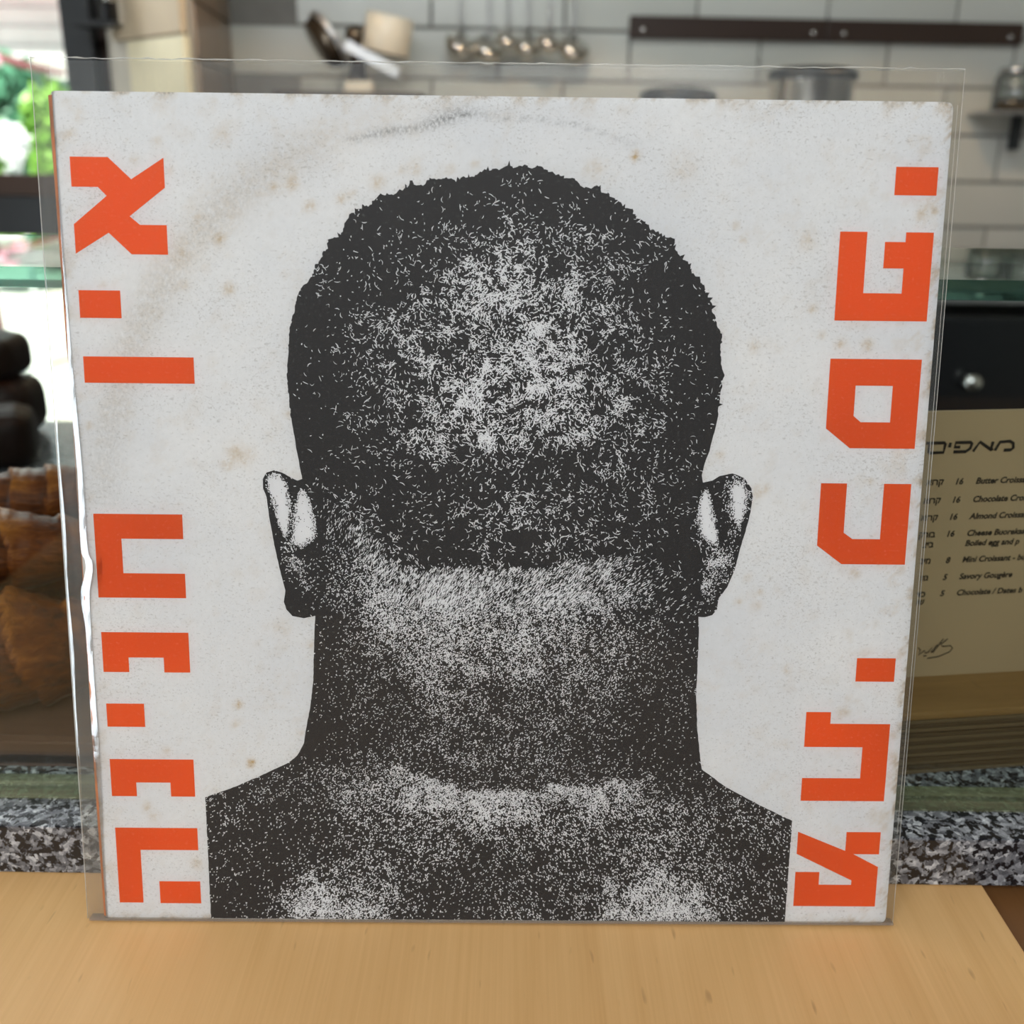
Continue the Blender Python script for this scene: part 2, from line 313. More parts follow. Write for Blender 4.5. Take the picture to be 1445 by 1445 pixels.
# ------------------------------------------------------------------ the record in its sleeve
SM = Matrix(SLEEVE_AXES).to_4x4()
LETTERS = [[(-152.16, 293.11),(-138.84, 293.11),(-131.01, 285.73),(-119.32, 293.11),(-119.32, 282.97),(-132.27, 273.11),(-128.76, 270.2),(-119.32, 270.2),(-119.32, 260.0),(-132.27, 260.0),(-140.0, 267.37),(-152.16, 260.0),(-152.16, 270.2),(-140.0, 279.98),(-142.91, 282.97),(-152.16, 282.97)], [(-152.05, 247.29),(-137.14, 247.29),(-137.14, 237.53),(-152.05, 237.53)], [(-151.9, 223.8),(-111.89, 223.8),(-111.89, 214.29),(-151.9, 214.29)], [(-151.86, 165.73),(-118.76, 165.73),(-118.76, 156.3),(-141.92, 156.3),(-141.92, 142.99),(-118.76, 142.99),(-118.76, 133.46),(-151.86, 133.46)], [(-151.74, 119.85),(-118.56, 119.85),(-118.56, 103.94),(-128.46, 103.94),(-128.46, 109.85),(-141.88, 109.85),(-141.88, 103.94),(-151.74, 103.94)], [(-151.56, 91.21),(-136.99, 91.21),(-136.99, 81.74),(-151.56, 81.74)], [(-151.57, 68.39),(-118.94, 68.39),(-118.94, 52.91),(-128.38, 52.91),(-128.38, 58.71),(-141.76, 58.71),(-141.76, 52.91),(-151.57, 52.91)], [(-151.14, 39.58),(-118.74, 39.58),(-118.74, 30.12),(-141.62, 30.12),(-141.62, 7.27),(-151.14, 7.27)], [(-134.86, 16.64),(-118.58, 16.64),(-118.58, 7.06),(-134.86, 7.06)], [(138.88, 293.06),(153.88, 293.06),(153.88, 283.39),(138.88, 283.39)], [(120.52, 270.7),(130.3, 270.7),(130.3, 249.3),(144.18, 249.3),(144.18, 258.08),(136.85, 258.08),(136.85, 267.31),(144.18, 267.31),(144.18, 270.7),(154.11, 270.7),(154.11, 239.48),(120.52, 239.48)], [(120.02, 225.8),(153.51, 225.8),(153.51, 193.05),(129.37, 193.05),(120.02, 200.31)], [(119.57, 179.84),(129.31, 179.84),(129.31, 161.08),(132.77, 158.71),(143.17, 158.71),(143.17, 179.84),(153.36, 179.84),(153.36, 148.97),(129.31, 148.97),(119.57, 156.1)], [(137.88, 111.96),(152.86, 111.96),(152.86, 102.5),(137.88, 102.5)], [(119.68, 89.94),(129.32, 89.94),(129.32, 85.2),(152.73, 85.2),(152.73, 52.98),(119.68, 52.98),(119.68, 62.58),(142.58, 62.58),(142.58, 75.56),(119.68, 75.56)], [(119.51, 39.8),(138.86, 31.69),(138.86, 39.8),(152.49, 39.8),(152.49, 30.27),(142.23, 30.27),(152.49, 24.82),(152.49, 7.5),(119.51, 7.5),(119.51, 22.45),(129.15, 22.45),(129.15, 16.96),(142.23, 16.96),(142.23, 18.86),(119.51, 30.27)]]
HOLE = [(129.94, 216.14),(143.6, 216.14),(143.6, 202.74),(132.71, 202.74),(129.94, 205.0)]
HAIR = [(-77.06, 202.13),(-78.24, 215.39),(-78.03, 222.79),(-77.22, 227.48),(-76.35, 234.81),(-74.41, 242.12),(-72.33, 248.51),(-69.84, 251.52),(-67.44, 255.93),(-64.03, 261.22),(-61.21, 265.69),(-57.85, 267.03),(-56.47, 270.9),(-53.78, 273.48),(-51.14, 276.74),(-46.44, 278.66),(-43.79, 281.56),(-37.82, 282.26),(-35.26, 283.93),(-32.49, 285.88),(-29.99, 285.19),(-23.98, 286.84),(-15.48, 287.28),(-6.98, 289.53),(-0.25, 290.9),(5.5, 291.11),(10.65, 290.46),(14.6, 290.74),(18.53, 289.23),(22.55, 288.34),(26.53, 286.18),(28.56, 284.3),(31.85, 284.94),(36.49, 282.48),(40.56, 280.62),(42.58, 278.73),(45.93, 278.13),(47.33, 275.26),(50.77, 272.11),(52.81, 270.86),(57.53, 268.95),(60.92, 267.06),(62.37, 263.85),(64.53, 260.67),(67.24, 259.71),(68.41, 256.11),(70.87, 253.55),(72.75, 248.64),(75.9, 245.69),(77.17, 240.43),(79.02, 237.12),(80.64, 234.48),(79.73, 229.8),(80.24, 224.44),(81.54, 219.04),(80.49, 213.62),(79.86, 205.02)]
REST = [(78.77, 198.47),(77.33, 191.53),(75.53, 185.96),(74.99, 182.44),(75.49, 179.65),(78.89, 180.4),(81.61, 182.16),(86.42, 183.27),(90.68, 181.56),(93.66, 177.71),(94.41, 174.21),(93.8, 168.55),(92.41, 161.41),(90.63, 154.94),(88.95, 146.25),(86.42, 139.68),(83.47, 135.29),(82.97, 130.88),(81.26, 128.66),(78.46, 127.74),(75.99, 127.88),(76.31, 124.18),(76.53, 115.29),(76.51, 109.61),(76.51, 96.2),(77.52, 82.98),(78.79, 73.43),(79.96, 65.97),(90.08, 58.34),(103.23, 51.17),(116.89, 44.37),(116.48, 0.41),(-114.91, 0.6),(-114.98, 52.67),(-105.16, 56.32),(-94.24, 61.28),(-81.66, 67.52),(-78.29, 70.61),(-75.7, 75.44),(-74.72, 81.52),(-72.88, 90.18),(-71.38, 101.28),(-71.1, 108.36),(-70.66, 117.73),(-70.09, 126.96),(-74.37, 125.97),(-78.63, 126.89),(-81.01, 129.43),(-81.84, 132.35),(-81.14, 136.73),(-83.63, 148.3),(-85.1, 156.88),(-86.26, 164.69),(-87.04, 172.47),(-88.32, 175.96),(-88.2, 179.47),(-86.73, 181.93),(-83.95, 182.65),(-81.22, 181.99),(-78.84, 180.6),(-75.42, 178.91),(-73.67, 179.61),(-75.75, 192.78),(-76.74, 199.53)]
EARS = [[(-86.6, 180.47),(-84.2, 181.56),(-81.84, 181.32),(-80.07, 179.21),(-79.11, 175.75),(-78.45, 171.48),(-78.29, 167.72),(-78.67, 163.68),(-79.3, 160.16),(-80.19, 156.9),(-81.47, 158.24),(-82.94, 162.29),(-84.12, 167.13),(-85.25, 173.02),(-86.49, 175.68)], [(-74.37, 175.8),(-72.82, 174.75),(-71.56, 172.35),(-70.33, 168.87),(-69.36, 165.12),(-68.93, 161.07),(-69.27, 157.81),(-71.19, 155.62),(-73.35, 154.24),(-75.49, 153.67),(-77.33, 154.47),(-78.08, 156.37),(-77.68, 160.99),(-77.0, 166.39),(-76.09, 170.97),(-75.22, 173.92)], [(87.08, 180.56),(89.2, 180.58),(91.15, 178.73),(92.36, 175.8),(92.32, 171.5),(91.24, 166.63),(89.79, 163.64),(88.14, 164.71),(86.61, 168.75),(85.85, 173.32),(85.92, 177.34)], [(75.64, 176.17),(76.92, 177.26),(78.1, 174.59),(79.34, 170.57),(80.66, 165.18),(81.94, 160.58),(81.9, 155.68),(80.27, 156.21),(78.08, 157.28),(75.31, 159.43),(74.32, 163.77),(74.11, 168.63),(74.45, 173.21)]]
SPOTS = [(-129.45, 292.41, 1.33, 0.5),(-100.72, 265.96, 2.39, 0.7),(-98.13, 248.23, 2.39, 0.7),(-74.74, 284.91, 2.12, 0.7),(-81.52, 283.63, 1.06, 0.5),(-114.59, 259.92, 3.18, 0.35),(-121.44, 298.44, 2.12, 0.3),(-98.32, 300.6, 3.71, 0.25),(-114.32, 249.54, 1.06, 0.35),(-143.23, 249.48, 1.33, 0.35),(-73.98, 285.4, 2.12, 0.6),(-68.44, 277.27, 2.12, 0.7),(-57.35, 279.81, 1.85, 0.6),(-53.56, 281.79, 1.06, 0.5),(-44.24, 285.75, 2.65, 0.6),(-31.21, 290.21, 2.39, 0.5),(-35.7, 289.92, 1.59, 0.4),(-18.48, 290.36, 1.33, 0.4),(-9.99, 292.13, 1.33, 0.4),(32.25, 290.95, 3.71, 0.4),(86.31, 267.56, 1.33, 0.6),(83.04, 272.18, 0.8, 0.5),(92.14, 229.62, 2.12, 0.5),(63.29, 291.3, 5.83, 0.2),(-78.58, 203.68, 1.59, 0.5),(-92.61, 188.62, 2.65, 0.4),(-83.08, 122.09, 3.71, 0.3),(-72.18, 115.43, 1.59, 0.5),(-97.57, 188.83, 3.98, 0.6),(-101.39, 184.83, 2.39, 0.6),(-94.79, 186.22, 2.12, 0.5),(96.04, 176.37, 2.65, 0.5),(98.9, 177.47, 2.12, 0.4),(81.33, 190.33, 1.06, 0.5),(94.04, 143.43, 1.33, 0.4),(98.95, 137.38, 1.33, 0.5),(91.29, 133.97, 1.33, 0.5),(98.39, 132.64, 2.12, 0.35),(-76.91, 79.81, 1.59, 0.4),(-102.09, 83.1, 1.33, 0.4),(-138.21, 48.61, 2.12, 0.5),(-135.38, 44.13, 2.39, 0.4),(-129.52, 72.08, 1.85, 0.4),(-119.79, 24.53, 2.65, 0.5),(109.18, 267.33, 3.71, 0.35),(112.74, 243.25, 1.33, 0.6),(116.41, 234.2, 1.06, 0.5),(122.85, 230.71, 1.33, 0.6),(133.19, 230.82, 2.39, 0.6),(134.57, 145.73, 2.39, 0.6),(137.93, 180.52, 1.33, 0.5),(149.83, 276.83, 2.39, 0.5),(153.56, 277.61, 1.59, 0.6),(134.64, 90.25, 2.39, 0.5),(111.0, 107.05, 1.59, 0.4),(135.63, 95.76, 1.59, 0.3),(-137.0, 202.82, 2.65, 0.15),(-151.51, 198.78, 1.59, 0.4),(76.65, 90.94, 1.33, 0.4),(-20.11, 136.87, 3.71, 0.5),(-13.38, 134.98, 3.18, 0.6),(14.85, 137.18, 1.85, 0.45),(-47.26, 154.48, 2.65, 0.4),(33.79, 133.18, 2.12, 0.35),(112.79, 76.64, 2.12, 0.3),(-107.99, 272.22, 2.39, 0.25),(-117.2, 288.97, 1.59, 0.3),(-17.44, 189.62, 0.03, 0),(-151.24, 300.45, 2.12, 0.4),(-147.89, 306.37, 1.85, 0.35),(-100.69, 91.22, 0.66, 1.2),(-96.61, 67.05, 0.66, 1.6),(46.37, 295.65, 0.53, 1.3)]
SCUFFS = [(-52.24, 300.2, 1.56, 0.5),(-46.02, 301.69, 1.56, 0.6),(-39.81, 302.94, 1.82, 0.6),(-33.6, 303.49, 1.82, 0.45),(-27.4, 304.74, 2.08, 0.5),(-22.44, 306.68, 2.08, 0.6),(-17.49, 308.39, 2.08, 0.55),(-12.54, 309.15, 1.82, 0.4),(-5.11, 308.3, 1.56, 0.3),(1.09, 307.67, 1.3, 0.35),(7.29, 307.51, 1.04, 0.35),(13.49, 307.11, 1.04, 0.4),(19.7, 306.48, 1.04, 0.45),(24.68, 305.83, 1.04, 0.5),(29.67, 304.94, 1.04, 0.45),(34.68, 303.35, 1.04, 0.4),(39.71, 301.51, 1.3, 0.3),(44.74, 299.68, 1.56, 0.2),(-15.01, 310.3, 3.64, 0.15),(2.31, 309.8, 3.12, 0.1),(-47.21, 305.21, 0.78, 0.25)]
RING = (-2.33, 168.45)
DENS = [
[3,3,3,3,4,5,5,5,5,6,8,11,14,25,38,51,60,64,68,72,68,63,59,55,51,47,43,39,36,32,28,22,17,13,12,10,8,8,8,8,8,8,8,8,8,8,8,11,15,18,21,19,16,14,14,14,14,14,14,14,14,16,18,20,26,37,47,57,57,57,57,57,57,57,57,57,57,57,54,50,46,42,35,29,22,19,17,15,13,12,10,8,8,8,8,8],
[3,3,3,3,4,4,4,5,5,6,8,11,14,25,38,51,59,63,66,70,65,60,55,51,48,45,41,38,35,32,28,22,17,13,12,10,9,8,8,8,8,8,8,8,8,8,8,11,14,18,20,18,16,14,14,14,13,13,14,14,14,16,18,20,27,37,47,56,57,57,57,57,57,57,57,57,57,57,54,50,46,41,35,28,22,19,17,15,13,11,10,8,8,8,8,8],
[3,3,3,3,3,4,4,4,5,5,8,11,13,25,38,50,59,61,64,66,60,55,49,45,43,41,38,36,34,32,28,22,17,13,12,10,9,8,8,8,8,8,8,8,8,8,8,10,13,16,18,17,15,14,13,13,12,12,13,13,14,16,18,20,26,35,45,53,54,56,57,57,57,57,57,57,57,57,53,48,43,38,32,27,22,19,16,14,12,11,9,8,8,8,8,8],
[3,3,3,3,3,3,3,4,4,5,8,11,13,24,37,50,58,59,61,62,55,49,42,39,38,37,35,34,33,32,28,22,17,13,12,10,9,8,8,8,8,8,8,8,8,8,8,10,12,15,16,16,15,14,13,12,11,11,12,13,14,16,18,20,26,34,42,49,52,54,57,57,57,57,57,57,57,57,52,46,40,35,30,26,21,18,15,12,10,10,9,8,8,8,8,8],
[3,3,3,3,3,3,3,4,4,5,8,11,13,24,37,50,57,58,58,58,51,43,36,33,33,32,32,32,32,32,28,23,17,13,12,10,9,8,8,8,8,8,8,8,8,8,8,10,11,13,15,14,14,14,13,11,10,10,11,12,14,16,18,20,25,32,39,46,49,53,57,57,57,57,57,57,57,57,51,44,37,32,28,25,21,18,14,11,9,9,9,8,8,8,8,8],
[3,3,3,3,3,3,3,4,4,5,7,9,11,20,30,41,48,49,50,52,45,38,31,28,29,29,29,29,30,30,26,22,17,13,12,11,10,9,9,9,8,8,8,8,8,8,8,9,11,12,13,13,14,14,13,11,10,10,11,13,14,16,18,19,24,30,36,41,45,49,53,54,55,55,56,55,55,54,48,41,34,29,26,23,20,17,13,10,8,8,8,8,8,8,8,8],
[4,4,4,4,4,4,4,4,4,5,6,8,9,15,23,30,36,39,42,44,39,32,26,24,25,26,27,27,27,27,24,20,16,14,13,12,11,10,10,9,8,8,8,8,8,8,8,9,10,11,12,12,13,14,13,12,11,11,12,13,14,15,16,18,21,26,31,35,39,43,46,48,50,51,51,50,49,47,42,36,30,26,24,21,18,15,12,9,8,8,8,8,8,8,8,8],
[4,4,4,4,4,4,4,4,5,5,5,6,7,10,15,20,25,29,33,37,32,27,21,19,21,22,24,24,24,24,22,19,16,14,13,13,12,11,10,9,8,8,8,8,8,8,8,9,9,10,10,11,13,14,13,13,12,12,13,13,14,15,15,16,19,22,26,29,33,36,40,42,45,47,47,45,43,40,36,31,27,23,21,19,16,14,11,9,8,8,8,8,8,8,8,8],
[5,5,5,5,5,5,5,5,5,5,5,5,5,6,9,12,15,20,25,30,26,21,16,15,17,19,21,21,21,21,20,17,15,14,14,14,14,12,11,9,8,8,8,8,8,8,8,8,8,9,9,11,12,14,14,14,14,14,14,14,14,14,14,14,16,18,21,23,27,30,33,36,39,43,43,40,37,33,30,27,23,21,18,16,14,12,11,9,8,8,8,8,8,8,8,8],
[5,5,5,5,5,5,5,4,4,4,4,4,4,5,7,9,12,16,20,24,22,19,16,15,16,18,19,19,19,19,18,17,15,14,14,14,14,13,12,10,10,9,9,8,8,8,8,9,9,10,10,11,13,14,14,14,14,14,14,14,14,14,14,14,15,18,20,22,24,27,29,32,35,38,37,34,31,28,26,23,21,19,17,15,13,12,10,9,8,8,8,8,8,8,8,8],
[5,5,5,5,5,5,5,4,4,3,3,3,3,4,6,7,9,12,15,18,17,16,15,14,15,16,17,17,17,17,16,16,15,14,14,14,14,13,12,12,11,10,9,8,8,8,8,9,10,11,12,12,13,14,14,14,14,14,14,14,14,14,14,14,15,18,20,22,23,25,27,28,30,32,31,29,26,23,22,20,18,17,16,15,13,12,10,9,8,8,8,8,8,8,8,8],
[5,5,5,5,5,5,5,4,3,3,3,3,3,3,4,5,6,8,10,12,12,13,14,14,14,15,15,15,15,15,15,15,14,14,14,14,14,14,13,13,12,11,10,8,8,8,8,9,11,12,13,13,14,14,14,14,14,14,14,14,14,14,14,14,16,18,20,22,22,23,24,25,26,27,25,23,21,18,18,17,16,15,15,14,13,12,10,8,8,8,8,8,8,8,8,8],
[5,5,5,5,5,5,5,4,3,3,3,3,3,3,4,4,5,6,7,8,10,11,13,14,14,14,15,15,15,15,15,15,15,15,15,15,15,15,15,14,14,12,11,9,9,9,9,10,12,13,14,14,14,14,14,14,14,14,14,14,14,14,14,14,16,18,20,21,21,21,21,21,21,21,20,18,16,14,14,14,14,14,14,14,13,12,10,8,8,8,8,8,8,8,8,8],
[5,5,5,5,5,5,5,4,4,4,3,3,3,4,4,4,5,6,7,8,10,11,13,14,15,16,17,17,17,17,17,17,17,17,17,17,17,17,17,17,16,15,14,13,13,13,13,14,15,16,16,16,16,16,16,16,16,16,16,16,16,16,16,16,17,19,20,21,21,21,21,21,21,21,20,18,15,14,14,14,14,14,14,14,13,12,11,10,10,10,10,10,10,10,10,10],
[5,5,5,5,5,5,5,5,4,4,4,4,4,4,4,5,5,6,7,8,10,11,13,14,16,17,19,19,19,19,19,19,19,19,19,19,19,19,19,19,18,18,17,16,16,16,16,17,17,18,18,18,18,18,18,18,18,18,18,18,18,18,18,18,19,20,21,21,21,21,21,21,21,21,20,18,15,14,14,14,14,14,14,14,13,13,12,11,11,11,11,11,11,11,11,11],
[5,5,5,5,5,5,5,5,5,5,5,5,5,5,5,5,5,6,7,8,10,11,13,15,17,19,21,21,21,21,21,21,21,21,21,21,21,21,21,21,21,20,20,20,20,20,20,20,20,20,20,20,20,20,20,20,20,20,20,20,20,20,20,20,21,21,21,21,21,21,21,21,21,21,20,18,15,14,14,14,14,14,14,14,14,13,13,13,13,13,13,13,13,13,13,13],
[6,6,6,6,6,6,6,5,5,5,5,5,5,6,6,6,6,7,8,9,11,13,14,16,18,20,21,21,21,21,22,22,23,23,24,25,25,25,25,25,26,26,27,28,28,27,27,27,26,25,25,25,25,25,24,24,23,23,23,23,23,23,23,23,23,23,23,23,23,23,23,23,22,22,21,18,16,15,14,14,14,14,14,14,14,14,14,14,14,14,14,14,14,14,13,13],
[7,7,7,7,7,7,7,6,5,5,5,6,6,7,7,7,7,8,9,11,12,14,16,18,19,20,21,21,21,21,22,24,25,27,28,30,31,32,32,32,32,34,36,38,37,37,37,36,34,32,31,31,31,31,29,28,26,26,26,26,26,26,26,26,26,26,25,25,25,25,25,25,25,25,23,21,18,16,15,15,14,14,14,14,14,14,14,14,14,14,14,13,13,12,12,12],
[8,8,8,8,8,8,8,7,6,5,5,6,7,8,8,8,8,9,11,12,14,16,18,20,20,21,21,21,21,21,23,25,27,30,32,35,37,38,38,38,39,42,45,48,47,47,47,45,42,39,37,37,37,37,34,32,29,29,29,29,28,28,28,28,28,28,28,28,28,28,28,28,28,28,26,23,20,18,17,15,14,14,14,14,14,14,14,14,14,14,14,13,12,11,10,10],
[8,8,8,8,8,8,8,7,6,5,6,7,8,8,8,8,8,10,12,13,15,17,20,21,21,22,22,22,22,22,23,27,30,33,36,40,43,44,44,44,46,50,54,57,57,57,57,54,50,46,43,43,43,43,39,36,32,31,31,31,31,31,31,31,31,31,31,31,31,31,31,31,31,31,28,25,22,20,18,16,14,14,14,14,14,14,14,14,14,14,14,12,11,9,9,9],
[7,7,7,7,8,8,8,8,7,6,7,7,8,8,8,8,8,10,12,13,15,17,20,22,23,24,25,25,25,25,26,30,33,36,38,41,43,45,46,47,50,54,58,62,62,62,62,59,56,53,51,49,48,47,44,42,39,38,38,38,38,38,38,38,37,36,35,33,32,30,29,28,27,27,24,22,19,17,15,13,12,12,12,12,12,12,11,11,11,11,11,10,9,7,7,7],
[6,6,6,6,7,8,8,8,8,7,7,8,8,8,8,8,8,10,12,13,15,17,20,22,24,25,27,27,27,27,29,33,36,39,40,42,43,46,48,50,54,58,62,66,66,66,66,64,62,60,58,56,53,51,49,48,46,45,45,45,45,45,45,45,43,41,38,35,32,29,26,24,22,20,18,16,14,13,11,10,9,9,10,10,9,8,8,8,8,8,8,7,6,5,5,5],
[5,5,5,5,6,7,8,8,8,8,8,8,8,8,8,8,8,10,12,13,15,17,20,22,25,27,30,30,30,30,32,36,39,42,42,43,43,47,50,54,58,62,66,70,70,70,70,69,68,68,65,62,58,55,54,53,53,52,52,52,52,52,52,52,49,45,42,37,32,27,23,20,17,14,12,11,9,8,8,7,7,7,7,7,6,5,4,4,4,4,4,4,3,3,3,3],
[5,5,5,5,6,7,8,8,8,8,8,8,8,8,8,8,8,10,11,13,15,17,20,22,25,28,31,32,32,32,34,37,41,44,44,44,44,47,51,57,64,9,9,9,9,9,9,9,9,9,9,9,9,9,9,71,69,67,65,63,61,59,57,57,53,49,45,39,32,25,20,16,12,8,7,6,5,5,5,5,5,5,5,5,4,2,1,1,1,1,1,1,1,1,1,1],
[5,5,5,6,6,7,8,8,8,8,8,8,8,8,8,8,8,9,10,12,14,16,18,20,23,25,28,29,29,30,32,37,41,45,44,44,56,64,9,9,9,9,9,9,9,9,9,9,9,9,9,9,9,9,9,9,9,9,9,9,9,9,9,9,70,66,55,44,35,27,19,15,12,8,7,6,5,5,5,5,5,5,5,5,4,3,2,1,1,1,1,1,1,1,1,1],
[5,5,5,5,6,6,6,7,7,7,7,7,7,7,7,7,7,8,9,10,11,13,14,16,18,20,22,22,23,24,28,36,43,49,47,58,9,9,9,9,9,9,9,9,9,9,9,9,9,9,9,9,9,9,9,9,9,9,9,9,9,9,9,9,9,9,9,9,9,9,9,17,9,7,6,6,5,5,5,5,5,5,5,5,4,3,3,3,3,3,3,3,3,3,3,3],
[5,5,5,5,5,5,5,5,5,5,5,5,5,5,5,5,5,6,7,8,8,8,8,9,10,12,14,14,14,14,21,34,46,9,9,9,9,9,9,9,9,9,9,9,9,9,9,9,9,9,9,9,9,9,9,9,9,9,9,9,9,9,9,9,9,9,9,9,9,9,8,6,5,4,4,4,3,3,3,3,4,4,4,4,3,3,3,3,3,3,3,3,3,3,3,3],
[0,0,0,0,0,0,0,0,0,0,0,3,3,3,3,3,4,4,5,6,7,7,7,8,9,10,11,12,12,12,17,9,9,9,9,9,9,9,9,9,9,9,20,18,19,19,19,18,16,15,14,14,14,14,13,9,9,9,9,9,8,8,8,8,8,8,7,7,6,5,4,4,3,3,3,3,3,2,2,2,2,2,2,2,2,2,2,2,2,2,2,2,2,2,2,2],
[0,0,0,0,0,0,0,0,0,0,0,2,2,2,2,2,2,3,4,5,5,6,6,6,7,8,9,9,10,11,9,9,9,9,9,9,9,9,9,24,21,19,16,15,16,16,17,17,15,14,14,14,14,14,13,12,11,10,10,9,8,8,8,8,7,7,6,5,5,4,4,3,3,3,3,3,3,2,2,2,2,2,2,2,2,2,2,2,2,2,2,2,2,2,2,2],
[0,0,0,0,0,0,0,0,0,0,0,1,1,1,1,1,1,2,2,3,4,4,5,5,6,6,6,7,8,9,9,9,9,9,9,9,25,23,21,18,16,14,12,11,12,14,15,15,15,14,14,14,14,14,12,11,10,9,9,9,8,8,8,8,7,5,4,4,4,3,3,3,3,3,3,3,3,2,2,1,1,1,1,1,1,1,1,1,1,1,1,1,1,1,1,1],
[0,0,0,0,0,0,0,0,0,0,0,1,1,1,1,1,1,1,1,2,3,3,4,4,4,4,4,5,7,8,9,9,9,14,16,18,20,18,16,14,13,11,10,9,11,12,14,14,14,13,13,13,13,13,12,10,9,9,9,8,8,8,8,8,6,4,3,3,3,3,3,3,3,3,3,3,3,2,1,1,1,1,1,1,1,1,1,1,1,1,1,1,1,1,1,1],
[0,0,0,0,0,0,0,0,0,0,0,1,1,1,1,1,1,1,1,2,2,3,3,4,4,4,4,5,6,8,9,10,11,12,13,15,16,15,14,12,12,11,11,11,12,13,14,13,13,12,12,12,12,12,11,11,10,10,9,9,8,8,7,7,6,5,3,3,3,3,3,3,3,3,3,3,3,2,1,1,1,1,1,1,1,1,1,1,1,1,1,1,1,1,1,1],
[0,0,0,0,0,0,0,0,0,0,0,1,1,1,1,1,1,1,1,1,1,2,3,3,3,3,3,4,6,8,9,9,10,10,11,12,12,12,11,11,11,11,12,12,13,13,14,13,12,11,10,10,10,11,11,11,12,11,10,9,8,7,7,6,5,5,4,3,3,3,3,3,3,3,3,3,3,2,1,1,1,1,1,1,1,1,1,1,1,1,1,1,1,1,1,1],
[0,0,0,0,0,0,0,0,0,0,0,1,1,1,1,1,1,1,1,1,1,1,2,3,3,3,3,4,6,7,8,8,9,9,9,9,9,9,9,9,9,11,12,14,14,14,14,12,11,9,9,9,9,9,11,12,13,12,10,9,8,7,6,5,5,5,5,4,3,3,3,3,3,3,3,3,3,2,1,1,1,1,1,1,1,1,1,1,1,1,1,1,1,1,1,1],
[0,0,0,0,0,0,0,0,0,0,0,1,1,1,1,1,1,1,1,1,1,2,3,3,3,4,4,5,6,8,9,9,9,10,10,11,12,12,12,12,12,13,15,15,15,14,14,12,11,9,8,8,8,9,11,12,14,13,11,10,9,8,7,6,6,5,5,4,3,3,3,3,3,3,3,3,3,2,1,1,1,1,1,1,1,1,1,1,1,1,1,1,1,1,1,1],
[0,0,0,0,0,0,0,0,0,0,0,1,1,1,1,1,1,1,1,1,2,3,3,4,4,5,6,6,7,8,9,10,11,11,13,14,15,15,15,15,16,16,17,17,16,15,14,12,11,9,8,8,8,9,11,12,14,13,12,11,11,10,9,9,7,6,5,4,3,3,3,3,3,4,4,4,3,3,2,1,1,1,1,1,1,1,1,1,1,1,1,1,1,1,1,1],
[0,0,0,0,0,0,0,0,0,0,0,1,1,1,1,1,1,1,1,2,2,3,4,4,5,6,7,8,8,8,9,10,12,13,15,17,19,19,19,19,19,19,20,19,18,16,14,12,11,9,8,8,8,9,11,12,14,13,13,13,12,12,12,11,9,7,5,4,3,3,3,3,4,4,4,4,4,3,2,1,1,1,1,1,1,1,1,1,1,1,1,1,1,1,1,1],
[0,0,0,0,0,0,0,0,0,0,0,1,1,1,1,1,1,1,2,2,3,4,4,5,6,7,8,8,8,8,9,11,12,14,16,19,21,21,21,21,21,21,21,21,19,16,14,13,11,10,9,9,9,9,11,12,14,14,14,14,14,14,14,13,10,7,5,4,4,3,3,4,4,5,5,5,4,3,2,1,1,1,1,1,1,1,1,1,1,1,1,1,1,1,1,1],
[0,0,0,0,0,0,0,0,0,0,0,1,1,1,1,1,1,1,1,2,3,4,5,6,7,8,8,8,8,8,9,11,12,14,16,19,21,21,21,21,21,21,21,21,19,16,14,14,13,13,13,12,11,11,12,13,14,15,15,16,16,16,16,15,13,10,8,7,6,5,5,5,5,5,5,5,4,3,2,1,1,1,1,1,1,1,1,1,1,1,1,1,1,1,1,1],
[0,0,0,0,0,0,0,0,0,0,0,1,1,1,1,1,1,1,1,2,3,4,6,7,8,8,8,8,8,8,9,11,12,14,16,19,21,21,21,21,21,21,21,21,19,16,14,15,16,17,16,14,13,12,13,13,14,15,17,18,19,19,19,17,15,12,10,9,8,6,6,5,5,5,5,5,4,4,3,2,2,2,2,2,2,2,2,2,2,2,2,2,2,2,2,2],
[0,0,0,0,0,0,0,0,0,0,0,1,1,1,1,1,1,1,1,2,3,5,6,8,8,8,8,8,8,8,9,11,12,14,16,19,21,21,21,21,21,21,21,21,19,16,14,16,18,20,19,17,15,14,14,14,14,16,18,20,21,21,21,19,17,15,13,11,10,8,7,6,5,5,5,5,4,4,3,2,2,2,2,2,2,2,2,2,2,2,2,2,2,2,2,2],
[0,0,0,0,0,0,0,0,0,0,0,1,1,1,1,1,1,1,1,2,3,4,6,7,8,8,8,9,9,10,11,12,14,16,19,21,24,24,24,24,24,24,24,23,21,18,16,18,21,23,23,21,19,18,17,16,16,17,19,21,21,21,21,20,18,16,13,12,10,8,7,6,5,5,5,5,4,4,3,3,3,3,3,3,3,3,3,3,3,3,3,3,3,3,3,3],
[0,0,0,0,0,0,0,0,0,0,0,1,1,1,1,1,1,1,1,2,3,4,5,6,7,7,8,9,10,11,12,14,16,18,21,24,27,27,27,27,27,27,27,26,24,21,18,20,23,26,26,25,24,22,21,19,18,19,20,21,21,21,21,20,18,15,13,12,10,8,7,6,5,5,5,5,4,4,3,3,3,3,3,3,3,3,3,3,3,3,3,3,3,3,3,3],
[0,0,0,0,0,0,0,0,0,0,0,1,1,1,1,1,1,1,1,2,3,3,4,5,6,7,8,9,11,12,14,16,18,20,23,26,30,30,30,30,30,30,30,29,26,23,20,23,26,29,30,29,29,27,25,22,20,20,21,21,21,21,21,20,18,15,13,12,10,8,7,6,5,5,5,5,4,4,3,3,3,3,3,3,3,3,3,3,3,3,3,3,3,3,3,3],
